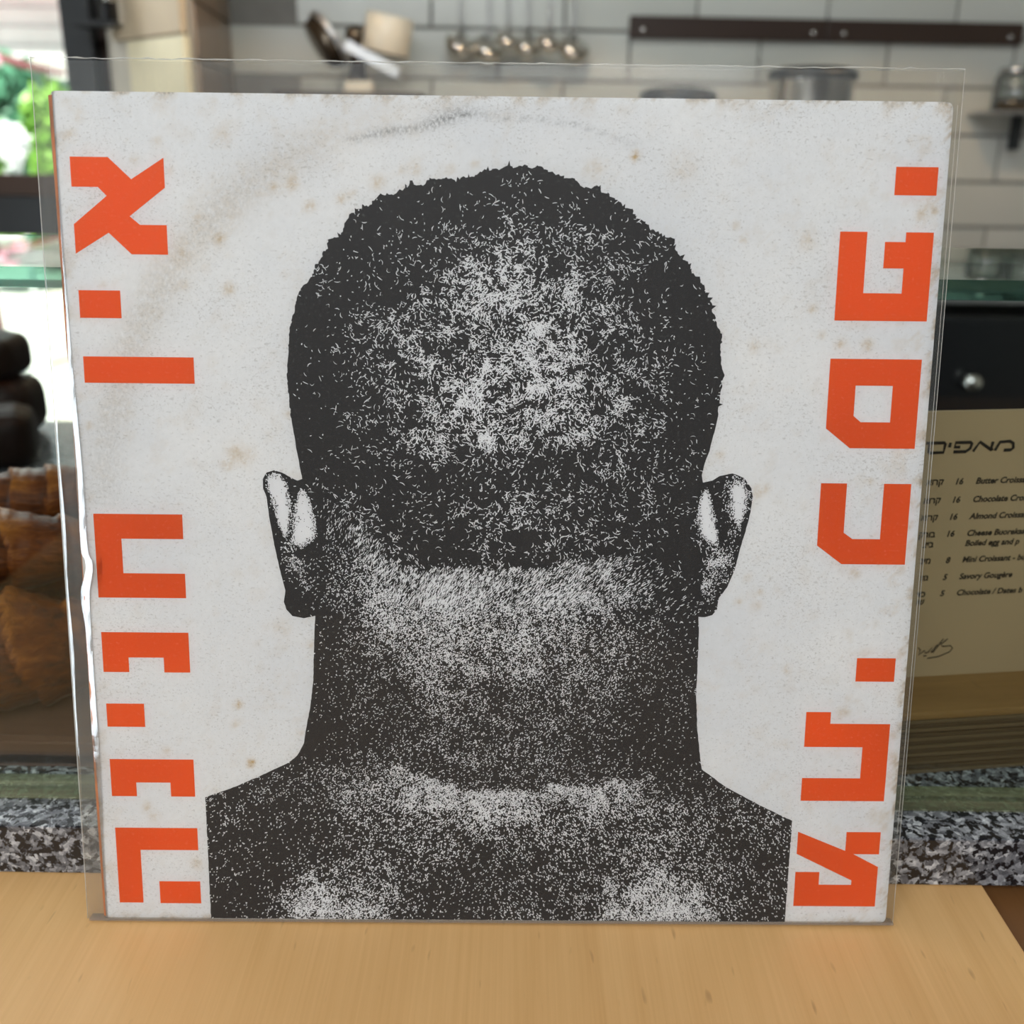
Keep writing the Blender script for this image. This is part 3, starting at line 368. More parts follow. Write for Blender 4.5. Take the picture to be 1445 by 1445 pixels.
[0,0,0,0,0,0,0,0,0,0,0,1,1,1,1,1,1,1,1,2,3,4,4,5,6,8,9,11,13,15,18,20,22,25,28,30,33,33,33,33,33,33,32,31,28,25,23,26,29,32,33,32,32,30,28,25,22,22,22,22,22,22,21,20,18,16,14,12,10,9,8,6,5,5,5,5,4,4,3,3,3,3,3,3,3,3,3,3,3,3,3,3,3,3,3,3],
[0,0,0,0,0,0,0,0,0,0,0,1,1,1,1,1,1,1,1,2,3,4,5,6,8,9,10,13,16,20,23,26,29,31,33,35,37,37,37,37,36,34,33,31,29,28,26,29,32,36,35,34,32,31,29,27,25,25,25,25,24,23,22,20,19,17,16,14,12,10,9,8,6,6,5,5,4,4,3,3,3,3,3,3,3,3,3,3,3,3,3,3,3,3,3,3],
[0,0,0,0,0,0,0,0,0,0,0,1,1,1,1,1,1,1,1,2,3,4,6,7,9,10,12,15,20,24,28,31,35,38,39,39,40,40,40,40,39,36,34,31,31,30,29,32,36,39,38,36,33,31,30,29,28,28,28,28,26,24,22,21,20,19,18,16,14,12,10,9,7,6,6,5,4,4,3,3,3,3,3,3,3,3,3,3,3,3,3,3,3,3,3,3],
[0,0,0,0,0,0,0,0,0,0,0,1,1,1,1,1,1,1,1,2,3,4,6,8,10,12,13,17,23,28,33,37,40,44,44,44,44,44,44,44,42,38,35,32,32,32,32,35,39,43,41,37,34,32,32,32,31,31,31,31,28,25,22,21,21,21,20,18,15,13,12,10,8,7,6,5,4,4,3,3,3,3,3,3,3,3,3,3,3,3,3,3,3,3,3,3],
[0,0,0,0,0,0,0,0,0,0,0,1,1,1,1,1,1,1,1,2,3,4,6,8,10,13,15,19,25,31,36,39,41,44,45,46,48,48,48,48,46,42,38,35,34,33,32,35,39,43,42,39,36,35,33,32,31,31,30,29,27,24,22,21,20,20,18,16,14,12,11,10,8,7,6,5,4,4,3,3,3,3,3,3,3,3,3,3,3,3,3,3,3,3,3,3],
[0,0,0,0,0,0,0,0,0,0,0,1,1,1,1,1,1,1,1,2,3,4,6,8,11,14,17,22,28,34,40,41,42,44,46,49,52,52,52,52,50,46,42,38,36,34,32,35,39,43,42,41,39,37,35,33,31,29,28,26,24,23,22,20,19,18,16,14,12,11,10,9,8,7,6,5,4,4,3,3,3,3,3,3,3,3,3,3,3,3,3,3,3,3,3,3],
[0,0,0,0,0,0,0,0,0,0,0,1,1,1,1,1,1,1,1,2,3,4,6,8,11,15,19,24,31,38,43,43,43,44,47,51,55,56,56,56,54,50,46,42,38,35,32,35,39,43,43,43,42,40,37,34,31,28,25,23,22,22,21,20,18,16,14,12,11,9,9,9,8,7,6,5,4,4,3,3,3,3,3,3,3,3,3,3,3,3,3,3,3,3,3,3],
[0,0,0,0,0,0,0,0,0,0,0,0,1,1,1,1,1,1,2,2,3,5,7,9,13,17,21,27,34,41,47,48,49,50,53,57,60,61,61,61,59,55,52,48,44,40,37,40,43,45,46,46,46,44,41,38,35,32,30,27,27,27,27,24,21,18,15,13,11,10,10,9,9,8,7,5,5,4,3,3,3,3,3,3,3,3,3,3,3,3,3,3,3,3,3,3],
[0,0,0,0,0,0,0,0,0,0,0,0,1,1,1,1,1,1,2,3,4,6,8,11,15,19,24,30,38,45,51,54,56,59,61,63,65,65,65,65,64,62,60,57,53,48,44,46,48,50,50,50,50,49,47,45,43,41,40,38,38,38,38,33,29,24,20,18,16,14,13,12,11,9,8,6,6,5,4,3,3,3,3,3,3,3,3,3,3,3,3,3,3,3,3,3],
[0,0,0,0,0,0,0,0,0,0,0,0,1,1,1,1,1,1,2,3,4,7,9,12,16,22,27,33,41,49,56,60,63,67,68,69,69,70,69,69,69,68,67,65,61,56,52,53,54,54,54,54,54,54,53,52,51,50,49,49,49,48,48,43,36,30,25,22,20,17,15,14,12,11,9,8,6,5,4,4,4,4,4,4,4,4,4,4,4,4,4,4,4,4,4,4],
[0,0,0,0,0,0,0,0,0,0,0,0,1,1,1,1,1,5,6,3,5,7,11,14,18,23,29,35,43,51,58,63,67,72,72,72,72,72,72,72,72,72,72,71,67,63,59,58,58,57,57,57,57,57,57,57,57,57,57,57,57,57,57,51,43,35,30,27,23,20,18,16,14,12,10,8,7,6,5,26,5,5,5,5,5,5,5,5,5,5,5,5,5,5,5,5],
[0,0,0,0,0,0,0,0,0,0,0,0,2,2,2,2,5,17,24,4,5,8,12,16,20,24,29,35,43,51,58,63,67,72,72,72,72,72,72,72,72,72,72,71,69,66,63,61,59,58,57,57,57,57,57,57,57,57,57,57,57,57,57,51,45,38,33,28,24,20,18,16,13,11,9,8,6,5,15,30,9,4,4,4,4,4,4,4,4,4,4,4,4,4,4,4],
[0,0,0,0,0,0,0,0,0,0,0,0,2,2,2,2,12,39,19,4,5,8,13,18,22,25,29,35,43,51,58,63,67,72,72,72,72,72,72,72,72,72,72,72,70,69,67,64,61,58,57,57,57,57,57,57,57,57,57,57,57,57,57,52,47,41,35,30,24,20,18,16,13,11,9,4,5,6,37,40,18,6,3,3,3,3,3,3,3,3,4,4,4,4,4,4],
[0,0,0,0,0,0,0,0,0,0,0,0,2,2,2,6,21,48,15,4,4,9,14,19,23,26,30,35,42,50,58,62,67,72,72,72,72,72,72,72,72,72,72,72,72,71,70,66,62,58,57,57,57,57,57,57,57,57,57,57,57,57,57,53,49,44,38,31,25,20,18,16,13,11,6,4,4,7,40,40,29,16,5,3,3,3,3,3,3,3,3,3,3,3,3,3],
[0,0,0,0,0,0,0,0,0,0,0,0,2,2,2,9,35,26,14,9,4,8,13,19,23,26,30,34,40,47,53,53,67,72,72,13,72,72,72,72,72,72,72,72,72,71,70,66,62,58,57,57,57,57,57,57,57,57,57,57,57,57,57,53,48,43,37,31,24,20,18,15,13,6,6,4,4,3,19,37,39,22,10,3,3,3,3,3,3,3,3,3,3,3,3,3],
[0,0,0,0,0,0,0,0,0,0,0,0,1,1,1,15,39,14,13,9,3,7,13,19,23,26,30,33,39,44,48,53,13,10,13,13,13,13,10,8,10,13,13,13,13,13,13,13,13,13,13,13,13,13,12,9,9,57,57,57,57,57,57,53,48,43,37,31,24,20,18,15,5,6,5,4,3,3,11,42,41,31,18,3,3,3,3,3,3,3,3,3,3,3,3,3],
[0,0,0,0,0,0,0,0,0,0,0,0,1,1,2,30,28,11,4,3,2,7,13,18,23,26,29,33,37,41,47,13,13,10,12,13,13,13,10,8,10,13,13,13,13,13,13,13,13,13,13,13,13,13,12,9,9,11,12,13,13,13,57,53,48,43,37,30,24,20,9,6,5,5,4,3,3,3,11,39,36,39,22,4,3,3,3,3,3,3,3,3,3,3,3,3],
[0,0,0,0,0,0,0,0,0,0,0,0,1,1,2,38,19,6,1,1,2,6,12,18,23,28,32,35,35,38,13,13,13,9,8,8,8,8,8,8,10,13,13,13,13,13,13,13,13,13,13,13,13,12,11,9,9,10,12,13,13,13,13,13,13,13,13,13,13,12,9,6,4,4,3,3,3,3,9,29,25,33,17,3,3,3,3,3,3,3,3,3,3,3,3,3],
[0,0,0,0,0,0,0,0,0,0,0,0,1,1,2,31,17,2,1,1,1,6,12,18,24,29,35,37,33,38,13,13,13,9,8,8,8,8,8,8,9,11,13,13,13,12,11,11,11,11,11,11,11,11,10,9,9,10,11,12,13,13,13,13,13,13,13,13,13,12,9,6,5,4,4,3,3,16,10,47,32,18,14,3,3,3,3,3,3,3,3,3,3,3,3,3],
[0,0,0,0,0,0,0,0,0,0,0,0,1,1,1,17,10,1,1,1,1,5,11,18,24,31,37,39,33,13,13,12,10,9,8,8,8,8,8,8,9,9,10,11,10,10,9,9,9,9,9,9,9,9,9,9,9,9,9,10,12,13,13,13,13,13,13,13,13,12,9,6,5,4,4,4,4,26,13,9,7,12,17,3,3,3,3,3,3,3,3,3,3,3,3,3],
[0,0,0,0,0,0,0,0,0,0,0,0,1,1,1,6,14,1,1,1,1,5,12,19,25,30,38,39,13,13,8,8,8,8,8,8,8,9,9,9,9,9,9,9,10,11,11,11,10,10,10,11,11,10,10,9,9,9,9,9,11,12,13,13,13,13,13,13,13,12,9,6,5,5,5,5,4,11,4,3,3,9,21,11,3,3,3,3,3,3,3,3,3,3,3,3],
[0,0,0,0,0,0,0,0,0,0,0,0,1,1,1,1,17,1,1,1,1,6,14,22,27,29,38,13,13,13,7,7,8,8,8,8,8,9,10,10,11,11,11,12,14,16,18,17,15,14,15,16,18,16,14,12,11,11,11,11,11,11,12,14,16,18,17,13,14,12,10,7,6,5,5,5,4,4,3,3,3,6,33,16,3,3,3,3,3,3,3,3,3,3,3,3],
[0,0,0,0,0,0,0,0,0,0,0,0,1,1,1,1,18,1,1,1,2,7,16,25,27,13,13,13,13,10,6,6,7,8,8,8,8,9,11,12,13,13,13,14,18,22,25,23,20,18,20,22,25,22,18,14,12,12,12,12,11,11,10,12,14,16,15,15,14,12,10,8,7,6,5,5,4,4,4,4,4,5,22,9,4,4,4,4,4,4,4,4,4,4,4,4],
[0,0,0,0,0,0,0,0,0,0,0,0,1,1,1,1,18,1,1,2,2,7,16,25,13,13,13,12,10,7,5,6,7,9,9,9,8,10,11,13,14,14,14,16,21,26,31,28,25,21,24,27,31,27,22,16,14,14,14,13,11,10,9,10,12,14,14,14,14,12,11,9,8,6,5,5,5,5,5,5,5,8,15,15,8,5,5,5,5,5,5,5,5,5,5,5],
[0,0,0,0,0,0,0,0,0,0,0,0,1,1,1,1,16,1,1,2,2,6,15,13,13,13,13,10,8,6,5,7,8,10,10,9,9,10,11,13,14,14,14,15,20,24,28,26,23,21,23,26,28,25,20,16,14,14,14,13,12,11,10,11,12,12,12,12,12,11,10,9,8,6,5,5,4,4,4,4,5,16,29,28,15,4,4,4,4,4,4,4,4,4,4,4],
[0,0,0,0,0,0,0,0,0,0,0,0,1,1,1,1,13,1,1,2,2,5,7,13,13,13,10,7,6,6,5,7,10,12,11,10,9,10,11,13,14,14,14,15,18,22,25,23,22,21,22,24,25,22,19,15,14,14,14,14,13,12,12,11,11,11,11,11,11,10,9,9,8,6,5,5,4,4,4,4,7,24,42,40,21,6,4,4,4,4,4,4,4,4,4,4],
[0,0,0,0,0,0,0,0,0,0,0,0,1,1,1,1,9,1,1,2,2,5,7,11,13,10,7,5,5,5,5,8,11,13,12,11,9,10,11,13,14,14,14,15,17,19,21,21,21,21,21,22,22,20,17,15,14,14,14,14,14,14,13,12,10,9,9,9,9,9,9,8,8,6,5,4,4,3,3,3,9,28,47,44,22,6,3,3,3,3,3,3,3,3,3,3],
[0,0,0,0,0,0,0,0,0,0,0,0,1,1,1,1,6,1,1,2,2,4,7,10,11,9,8,6,6,6,6,8,11,13,13,12,11,11,12,13,14,13,13,13,15,17,19,20,21,21,21,20,19,17,15,13,13,13,14,14,14,14,13,12,11,10,9,9,8,8,8,8,8,7,6,5,4,3,3,3,8,24,40,36,18,5,3,3,3,3,3,3,3,3,3,3],
[0,0,0,0,0,0,0,0,0,0,0,0,1,1,1,1,3,1,1,2,2,4,6,8,10,9,8,7,7,7,7,9,11,13,13,13,12,12,13,14,13,12,11,11,13,15,17,18,20,21,20,18,17,15,13,11,11,12,13,14,14,14,14,13,12,11,10,9,8,8,8,8,8,7,7,6,5,3,3,3,5,16,26,23,11,3,3,3,3,3,3,3,3,3,3,3],
[0,0,0,0,0,0,0,0,0,0,0,0,1,1,1,1,2,1,1,2,2,3,5,7,8,8,8,8,8,8,8,10,12,14,14,14,14,14,14,14,13,11,10,9,11,13,15,17,19,21,19,17,15,13,11,10,10,12,13,14,14,14,14,14,13,13,11,10,8,8,8,8,8,8,8,7,5,3,3,3,3,8,13,11,5,3,3,3,3,3,3,3,3,3,3,3],
[0,0,0,0,0,0,0,0,0,0,0,0,1,1,1,1,1,1,1,2,2,3,5,6,7,7,7,7,8,8,8,10,12,14,15,17,18,18,16,15,14,13,12,12,14,16,18,20,22,24,21,18,16,14,13,11,12,13,15,15,15,15,15,15,14,14,12,11,9,9,9,8,8,8,8,7,5,3,3,3,3,3,5,4,3,3,3,3,3,3,3,3,3,3,3,3],
[0,0,0,0,0,0,0,0,0,0,0,0,1,1,1,1,1,1,1,2,2,3,4,5,6,6,6,6,7,8,8,10,12,14,16,20,23,22,19,15,14,15,15,16,19,22,24,25,26,27,24,21,18,17,16,15,16,16,17,18,18,18,17,16,15,14,13,12,11,10,9,8,8,7,7,6,4,3,3,3,3,3,3,3,3,3,3,3,3,3,3,3,3,3,3,3],
[0,0,0,0,0,0,0,0,0,0,0,0,1,1,1,1,1,1,1,2,2,3,4,4,5,5,5,5,6,7,8,10,12,13,18,23,28,26,21,16,15,17,18,21,24,27,29,30,30,30,27,24,20,20,20,19,19,20,20,20,20,20,19,17,15,14,13,13,13,11,10,8,8,7,6,5,4,3,3,3,3,3,3,3,3,3,3,3,3,3,3,3,3,3,3,3],
[0,0,0,0,0,0,0,0,0,0,0,0,1,1,1,1,1,1,1,2,2,3,4,4,5,5,5,6,7,8,10,11,12,14,18,23,28,27,22,18,17,19,22,24,28,31,34,33,32,31,28,25,22,22,23,24,25,24,24,24,23,23,21,18,16,14,14,14,14,12,10,8,7,6,5,4,3,3,3,3,3,3,3,3,3,3,3,3,3,3,3,3,3,3,3,3],
[0,0,0,0,0,0,0,0,0,0,0,0,1,1,1,1,1,1,1,2,2,3,3,4,5,6,6,7,8,10,11,12,13,14,17,21,25,25,22,19,19,22,25,28,31,35,37,35,33,31,28,25,21,24,28,31,32,32,31,30,29,27,24,20,16,14,15,16,16,14,11,8,7,6,5,4,3,3,3,3,3,3,3,3,3,3,3,3,3,3,3,3,3,3,3,3],
[0,0,0,0,0,0,0,0,0,0,0,0,1,1,1,1,1,1,1,1,2,3,3,4,5,6,7,8,10,11,13,13,14,14,16,19,22,22,21,21,22,25,28,31,35,39,41,38,34,31,28,25,21,27,32,38,39,39,39,37,34,31,27,22,17,15,16,18,19,15,12,8,7,6,5,4,3,3,3,3,3,3,3,3,3,3,3,3,3,3,3,3,3,3,3,3],
[0,0,0,0,0,0,0,0,0,0,0,0,1,1,1,1,1,1,1,1,2,3,3,4,5,6,7,8,11,13,15,16,16,17,18,19,21,22,23,24,26,30,33,36,39,42,43,39,35,31,29,26,24,29,35,41,42,42,42,40,36,32,28,23,18,16,18,20,20,16,12,9,7,6,5,4,3,3,3,3,3,3,3,3,3,3,3,3,3,3,3,3,3,3,3,3],
[0,0,0,0,0,0,0,0,0,0,0,0,0,1,1,1,1,1,1,1,2,3,3,4,5,6,7,8,11,14,17,19,21,22,22,22,21,23,27,30,34,37,41,44,44,44,43,39,35,32,31,31,31,33,36,38,39,39,39,36,33,29,26,24,22,21,21,21,20,17,13,10,8,6,5,4,3,3,3,3,3,3,3,3,3,3,3,3,3,3,3,3,3,3,3,3],
[0,0,0,0,0,0,0,0,0,0,0,0,0,1,1,1,1,1,1,1,2,3,3,4,5,6,7,8,12,16,19,22,25,28,27,24,22,25,31,36,41,45,49,51,48,45,43,39,35,32,34,36,38,37,36,35,35,35,35,32,29,26,25,25,26,26,24,22,20,17,14,12,9,7,5,4,3,3,3,3,3,3,3,3,3,3,3,3,3,3,3,3,3,3,3,3],
[0,0,0,0,0,0,0,0,0,0,0,0,0,1,1,1,1,1,1,2,2,3,3,4,5,6,8,9,13,18,22,25,27,30,28,25,22,25,32,39,44,49,53,55,51,47,43,39,35,32,36,39,43,39,36,33,32,32,32,30,26,23,24,27,30,30,27,23,20,18,16,13,10,7,5,4,3,3,3,3,3,3,3,3,3,3,3,3,3,3,3,3,3,3,3,3],
[0,0,0,0,0,0,0,0,0,0,0,0,0,2,2,2,2,2,2,2,2,3,3,3,4,6,9,11,16,21,25,26,27,27,26,24,22,25,30,36,40,45,49,51,48,45,43,39,35,32,34,37,39,38,37,36,36,36,36,33,30,26,26,29,31,30,27,23,20,18,16,13,10,7,5,4,3,3,3,3,3,3,3,3,3,3,3,3,3,3,3,3,3,3,3,3],
[0,0,0,0,0,0,0,0,0,0,0,0,0,2,2,2,2,2,2,2,2,3,3,3,3,6,9,13,18,23,29,28,26,24,23,22,22,24,28,32,37,41,45,47,46,44,43,39,35,32,33,34,35,37,38,40,40,40,40,37,33,30,29,30,31,30,26,23,20,18,15,13,10,7,5,4,3,3,3,3,3,3,3,3,3,3,3,3,3,3,3,3,3,3,3,3],
[0,0,0,0,0,0,0,0,0,0,0,0,0,2,2,2,2,2,2,3,3,3,3,3,3,7,10,13,19,25,31,29,26,23,22,22,22,24,27,30,34,37,41,44,44,44,43,39,35,32,32,32,32,36,40,43,43,43,43,40,37,33,32,32,32,30,26,23,20,18,15,13,10,7,5,4,3,3,3,3,3,3,3,3,3,3,3,3,3,3,3,3,3,3,3,3],
[0,0,0,0,0,0,0,0,0,0,0,0,0,2,2,2,2,2,2,2,3,4,4,5,5,7,9,11,17,24,30,30,28,26,26,26,26,27,29,31,34,37,41,44,44,44,43,41,38,36,36,36,36,39,41,43,42,41,40,37,35,32,31,30,29,27,25,22,20,18,15,13,10,8,6,4,3,3,3,3,3,3,3,3,3,3,3,3,3,3,3,3,3,3,3,3],
[0,0,0,0,0,0,0,0,0,0,0,0,0,1,1,1,1,1,1,2,3,4,5,6,7,8,9,10,16,23,30,31,30,29,29,29,29,29,30,31,34,37,41,44,44,44,43,42,41,40,40,40,40,41,42,44,41,38,36,35,33,32,30,28,26,24,23,22,20,18,15,13,11,9,7,5,4,3,3,3,3,3,3,3,3,3,3,3,3,3,3,3,3,3,3,3],
[0,0,0,0,0,0,0,0,0,0,0,0,0,1,1,1,1,1,1,2,3,5,6,7,8,8,8,8,15,22,29,31,31,32,32,32,32,32,32,32,34,37,41,44,44,44,44,44,44,44,44,44,44,44,44,44,40,36,32,32,32,32,29,26,23,22,21,21,20,18,15,13,11,9,8,6,4,3,3,3,3,3,3,3,3,3,3,3,3,3,3,3,3,3,3,3],
[0,0,0,0,0,0,0,0,0,0,0,0,0,1,1,1,1,1,1,2,3,5,6,7,8,8,8,8,14,20,26,28,30,31,32,32,32,32,32,32,34,37,41,44,44,44,44,46,47,48,46,45,44,44,44,44,41,38,36,34,33,32,30,27,25,23,21,20,18,16,13,12,10,8,7,5,4,3,3,3,3,3,3,3,3,3,3,3,3,3,3,3,3,3,3,3],
[0,0,0,0,0,0,0,0,0,0,0,0,0,1,1,1,1,1,1,2,3,5,6,7,8,8,8,8,13,18,23,26,28,31,32,32,32,32,32,32,34,37,41,44,44,44,45,48,51,52,49,46,44,44,44,44,42,41,39,37,35,32,31,29,28,25,22,18,15,13,11,10,8,7,6,5,3,3,3,3,3,3,3,3,3,3,3,3,3,3,3,3,3,3,3,3],
[0,0,0,0,0,0,0,0,0,0,0,0,0,1,1,1,1,1,1,2,3,5,6,7,8,8,8,8,12,16,20,24,27,30,31,31,31,31,31,31,33,37,41,44,44,44,45,49,54,56,52,47,44,44,44,44,43,43,43,40,36,32,32,31,31,27,21,16,13,11,10,8,7,6,5,4,3,3,3,3,3,3,3,3,3,3,3,3,3,3,3,3,3,3,3,3],
[0,0,0,0,0,0,0,0,0,0,0,0,0,1,1,1,1,1,1,2,3,4,5,6,7,7,8,8,12,16,20,22,23,24,25,26,27,28,28,28,30,36,41,44,44,44,45,48,51,52,49,46,44,44,44,44,44,44,44,40,36,32,31,30,29,25,19,14,11,10,9,8,6,5,4,4,3,3,3,3,3,3,3,3,3,3,3,3,3,3,3,3,3,3,3,3],
[0,0,0,0,0,0,0,0,0,0,0,0,0,1,1,1,1,1,1,1,2,3,4,5,6,6,7,8,12,16,20,21,20,19,20,22,24,24,24,24,28,34,40,44,44,44,44,46,47,48,46,45,44,44,44,44,44,44,44,40,36,32,30,28,26,21,17,12,10,9,9,8,6,5,4,4,3,3,3,3,3,3,3,3,3,3,3,3,3,3,3,3,3,3,3,3],
[0,0,0,0,0,0,0,0,0,0,0,0,0,1,1,1,1,1,1,1,2,3,3,4,4,6,7,8,12,15,19,19,17,14,15,18,21,22,22,22,25,32,39,44,44,44,44,44,44,44,44,44,44,44,44,44,44,44,43,40,36,32,29,26,22,18,14,10,9,9,8,8,6,5,4,4,3,3,3,3,3,3,3,3,3,3,3,3,3,3,3,3,3,3,3,3],
[0,0,0,0,0,0,0,0,0,0,0,0,0,1,1,1,1,1,1,1,2,3,3,3,4,5,7,8,10,13,16,15,14,12,16,21,27,29,27,26,28,34,40,44,44,44,43,42,41,40,41,43,44,44,44,43,42,41,40,36,33,29,26,24,22,18,14,11,9,9,9,8,6,5,4,4,3,3,3,3,3,3,3,3,3,3,3,3,3,3,3,3,3,3,3,3],
[0,0,0,0,0,0,0,0,0,0,0,0,0,1,1,1,1,1,1,1,2,2,3,3,3,5,6,8,9,10,12,12,11,10,16,24,33,35,33,30,31,36,41,44,44,44,43,40,38,37,39,42,44,44,44,43,41,38,36,32,29,25,24,23,21,18,15,12,11,10,9,8,6,5,4,4,3,3,3,3,3,3,3,3,3,3,3,3,3,3,3,3,3,3,3,3],
[0,0,0,0,0,0,0,0,0,0,0,0,0,1,1,1,1,1,1,1,2,3,3,3,3,4,6,8,8,8,8,8,8,8,15,26,38,41,37,34,34,37,41,44,44,44,42,38,34,33,37,41,44,44,44,43,39,36,32,29,25,22,22,22,21,19,16,14,12,10,9,7,6,5,4,4,3,3,3,3,3,3,3,3,3,3,3,3,3,3,3,3,3,3,3,3],
[0,0,0,0,0,0,0,0,0,0,0,0,0,1,1,1,1,1,1,1,2,3,3,3,3,4,5,7,7,7,7,7,8,8,13,20,27,31,31,32,34,37,41,44,44,44,43,40,37,36,37,39,40,39,38,36,34,31,28,25,22,19,19,19,19,17,15,13,11,9,8,7,6,5,4,3,3,3,3,3,3,3,3,3,3,3,3,3,3,3,3,3,3,3,3,3],
[0,0,0,0,0,0,0,0,0,0,0,0,0,1,1,1,1,1,1,2,3,4,4,4,4,5,5,6,6,6,6,6,7,8,10,14,17,21,26,30,34,37,41,44,44,44,43,42,40,39,38,37,35,33,31,29,28,26,25,22,19,17,17,17,17,15,13,11,9,8,6,6,5,5,4,3,3,3,3,3,3,3,3,3,3,3,3,3,3,3,3,3,3,3,3,3],
[0,0,0,0,0,0,0,0,0,0,0,0,0,1,1,1,1,1,1,2,3,4,5,5,5,5,5,5,5,5,5,6,7,8,8,8,8,12,20,27,33,37,41,43,43,44,44,44,43,42,38,35,31,28,25,22,22,22,21,19,16,14,14,14,14,12,11,9,8,6,5,5,5,5,4,3,3,3,3,3,3,3,3,3,3,3,3,3,3,3,3,3,3,3,3,3],
[0,0,0,0,0,0,0,0,0,0,0,0,0,1,1,1,1,1,1,1,3,4,4,4,5,5,5,5,5,5,5,6,7,8,8,8,8,11,17,22,27,30,34,36,38,39,40,40,40,39,36,34,30,26,22,19,19,19,19,17,14,12,12,12,12,11,9,7,7,6,5,5,4,4,4,3,2,2,2,2,2,2,2,2,2,2,2,2,2,2,2,2,2,2,2,2],
[0,0,0,0,0,0,0,0,0,0,0,0,0,1,1,1,1,1,1,1,2,3,4,4,5,5,5,5,5,5,5,6,7,8,8,8,8,10,14,17,21,24,27,29,32,34,36,36,36,35,34,33,30,25,20,17,17,17,16,14,12,11,11,11,10,9,8,6,6,5,5,4,4,4,3,2,2,1,1,1,1,2,2,2,2,2,2,2,2,2,2,2,2,2,2,2],
[0,0,0,0,0,0,0,0,0,0,0,0,0,1,1,1,1,1,1,1,2,2,3,4,4,5,5,5,5,5,5,5,7,8,8,8,8,9,11,13,15,17,20,23,26,30,32,32,32,32,32,32,30,24,18,14,14,14,14,12,10,9,9,9,9,7,6,5,5,5,5,4,3,3,2,1,1,1,1,1,1,1,1,1,1,1,1,1,1,1,1,1,1,1,1,1],
[0,0,0,0,0,0,0,0,0,0,0,0,0,1,1,1,1,1,1,1,1,2,2,3,4,4,4,4,4,4,5,5,6,7,7,8,8,9,10,11,13,15,17,20,23,26,29,30,31,31,30,29,27,22,17,14,14,14,14,12,11,10,9,9,8,7,7,6,5,5,5,4,3,3,2,1,1,1,1,1,1,1,1,1,1,1,1,1,1,1,1,1,1,1,1,1],
[0,0,0,0,0,0,0,0,0,0,0,0,0,1,1,1,1,1,1,1,1,1,1,2,3,3,3,3,3,4,5,5,5,6,6,7,8,9,9,10,11,13,15,17,20,23,26,28,30,31,28,26,24,20,16,14,14,14,14,13,12,12,10,9,8,8,7,7,6,5,5,4,3,3,2,1,1,1,1,1,1,1,1,1,1,1,1,1,1,1,1,1,1,1,1,1],
[0,0,0,0,0,0,0,0,0,0,0,0,0,1,1,1,1,1,1,1,1,1,1,2,2,2,2,2,3,4,4,5,5,5,5,6,8,8,8,8,9,11,13,15,17,20,22,26,29,30,27,23,20,18,16,14,14,14,14,14,14,13,12,10,8,8,8,8,7,6,5,4,3,3,2,1,1,1,1,1,1,1,1,1,1,1,1,1,1,1,1,1,1,1,1,1],
[0,0,0,0,0,0,0,0,0,0,0,0,0,1,1,1,1,1,1,1,1,1,1,1,2,2,2,2,2,3,4,4,4,5,5,6,7,7,7,7,8,9,10,11,13,15,18,21,24,24,22,20,18,16,13,12,12,12,12,12,11,11,9,8,7,7,7,7,5,4,4,3,2,2,2,1,1,1,1,1,1,1,1,1,1,1,1,1,1,1,1,1,1,1,1,1],
[0,0,0,0,0,0,0,0,0,0,0,0,0,1,1,1,1,1,1,1,1,1,1,1,1,1,1,1,1,2,3,3,4,4,5,5,6,6,6,6,6,6,7,8,10,11,13,16,18,19,18,17,15,13,11,10,10,10,10,9,8,8,7,5,5,5,5,5,4,3,2,2,2,1,1,1,1,1,1,1,1,1,1,1,1,1,1,1,1,1,1,1,1,1,1,1],
[0,0,0,0,0,0,0,0,0,0,0,0,0,1,1,1,1,1,1,1,1,1,1,1,1,1,1,1,1,1,2,3,3,4,5,5,5,5,5,5,5,5,5,5,6,7,9,11,12,13,14,14,13,11,9,8,8,8,8,7,6,5,4,3,3,3,3,3,2,1,1,1,1,1,1,1,1,1,1,1,1,1,1,1,1,1,1,1,1,1,1,1,1,1,1,1],
[0,0,0,0,0,0,0,0,0,0,0,0,0,0,1,1,1,1,1,1,1,1,1,1,1,1,1,1,1,1,2,2,3,3,4,4,4,4,4,4,4,4,4,4,5,6,7,8,10,10,10,10,10,9,8,7,7,7,7,6,5,4,4,3,3,3,3,2,2,1,1,1,1,1,1,1,1,1,1,1,1,1,1,1,1,1,1,1,1,1,1,1,1,1,1,1],
[0,0,0,0,0,0,0,0,0,0,0,0,0,0,1,1,1,1,1,1,1,1,1,1,1,1,1,1,1,1,1,1,2,3,3,3,3,3,3,3,3,3,3,3,4,4,5,6,7,7,7,7,7,7,6,6,6,6,6,5,5,4,4,3,3,3,3,2,2,1,1,1,1,1,1,1,1,1,1,1,1,1,1,1,1,1,1,1,1,1,1,1,1,1,1,1],
[0,0,0,0,0,0,0,0,0,0,0,0,0,0,1,1,1,1,1,1,1,1,1,1,1,1,1,1,1,1,1,1,1,2,2,2,2,2,2,2,2,2,2,2,2,2,3,3,4,5,5,5,5,5,5,5,5,5,5,5,5,4,4,3,3,3,3,2,2,1,1,1,1,1,1,1,1,1,1,1,1,1,1,1,1,1,1,1,1,1,1,1,1,1,1,1],
[0,0,0,0,0,0,0,0,0,0,0,0,0,0,1,1,1,1,1,1,1,1,1,1,1,1,1,1,1,1,1,1,1,1,2,2,2,2,2,2,2,2,2,2,2,2,2,3,3,4,4,4,4,4,4,4,4,3,3,3,3,3,3,2,2,2,2,2,1,1,1,1,1,1,1,1,1,1,1,1,1,1,1,1,1,1,1,1,1,1,1,1,1,1,1,1],
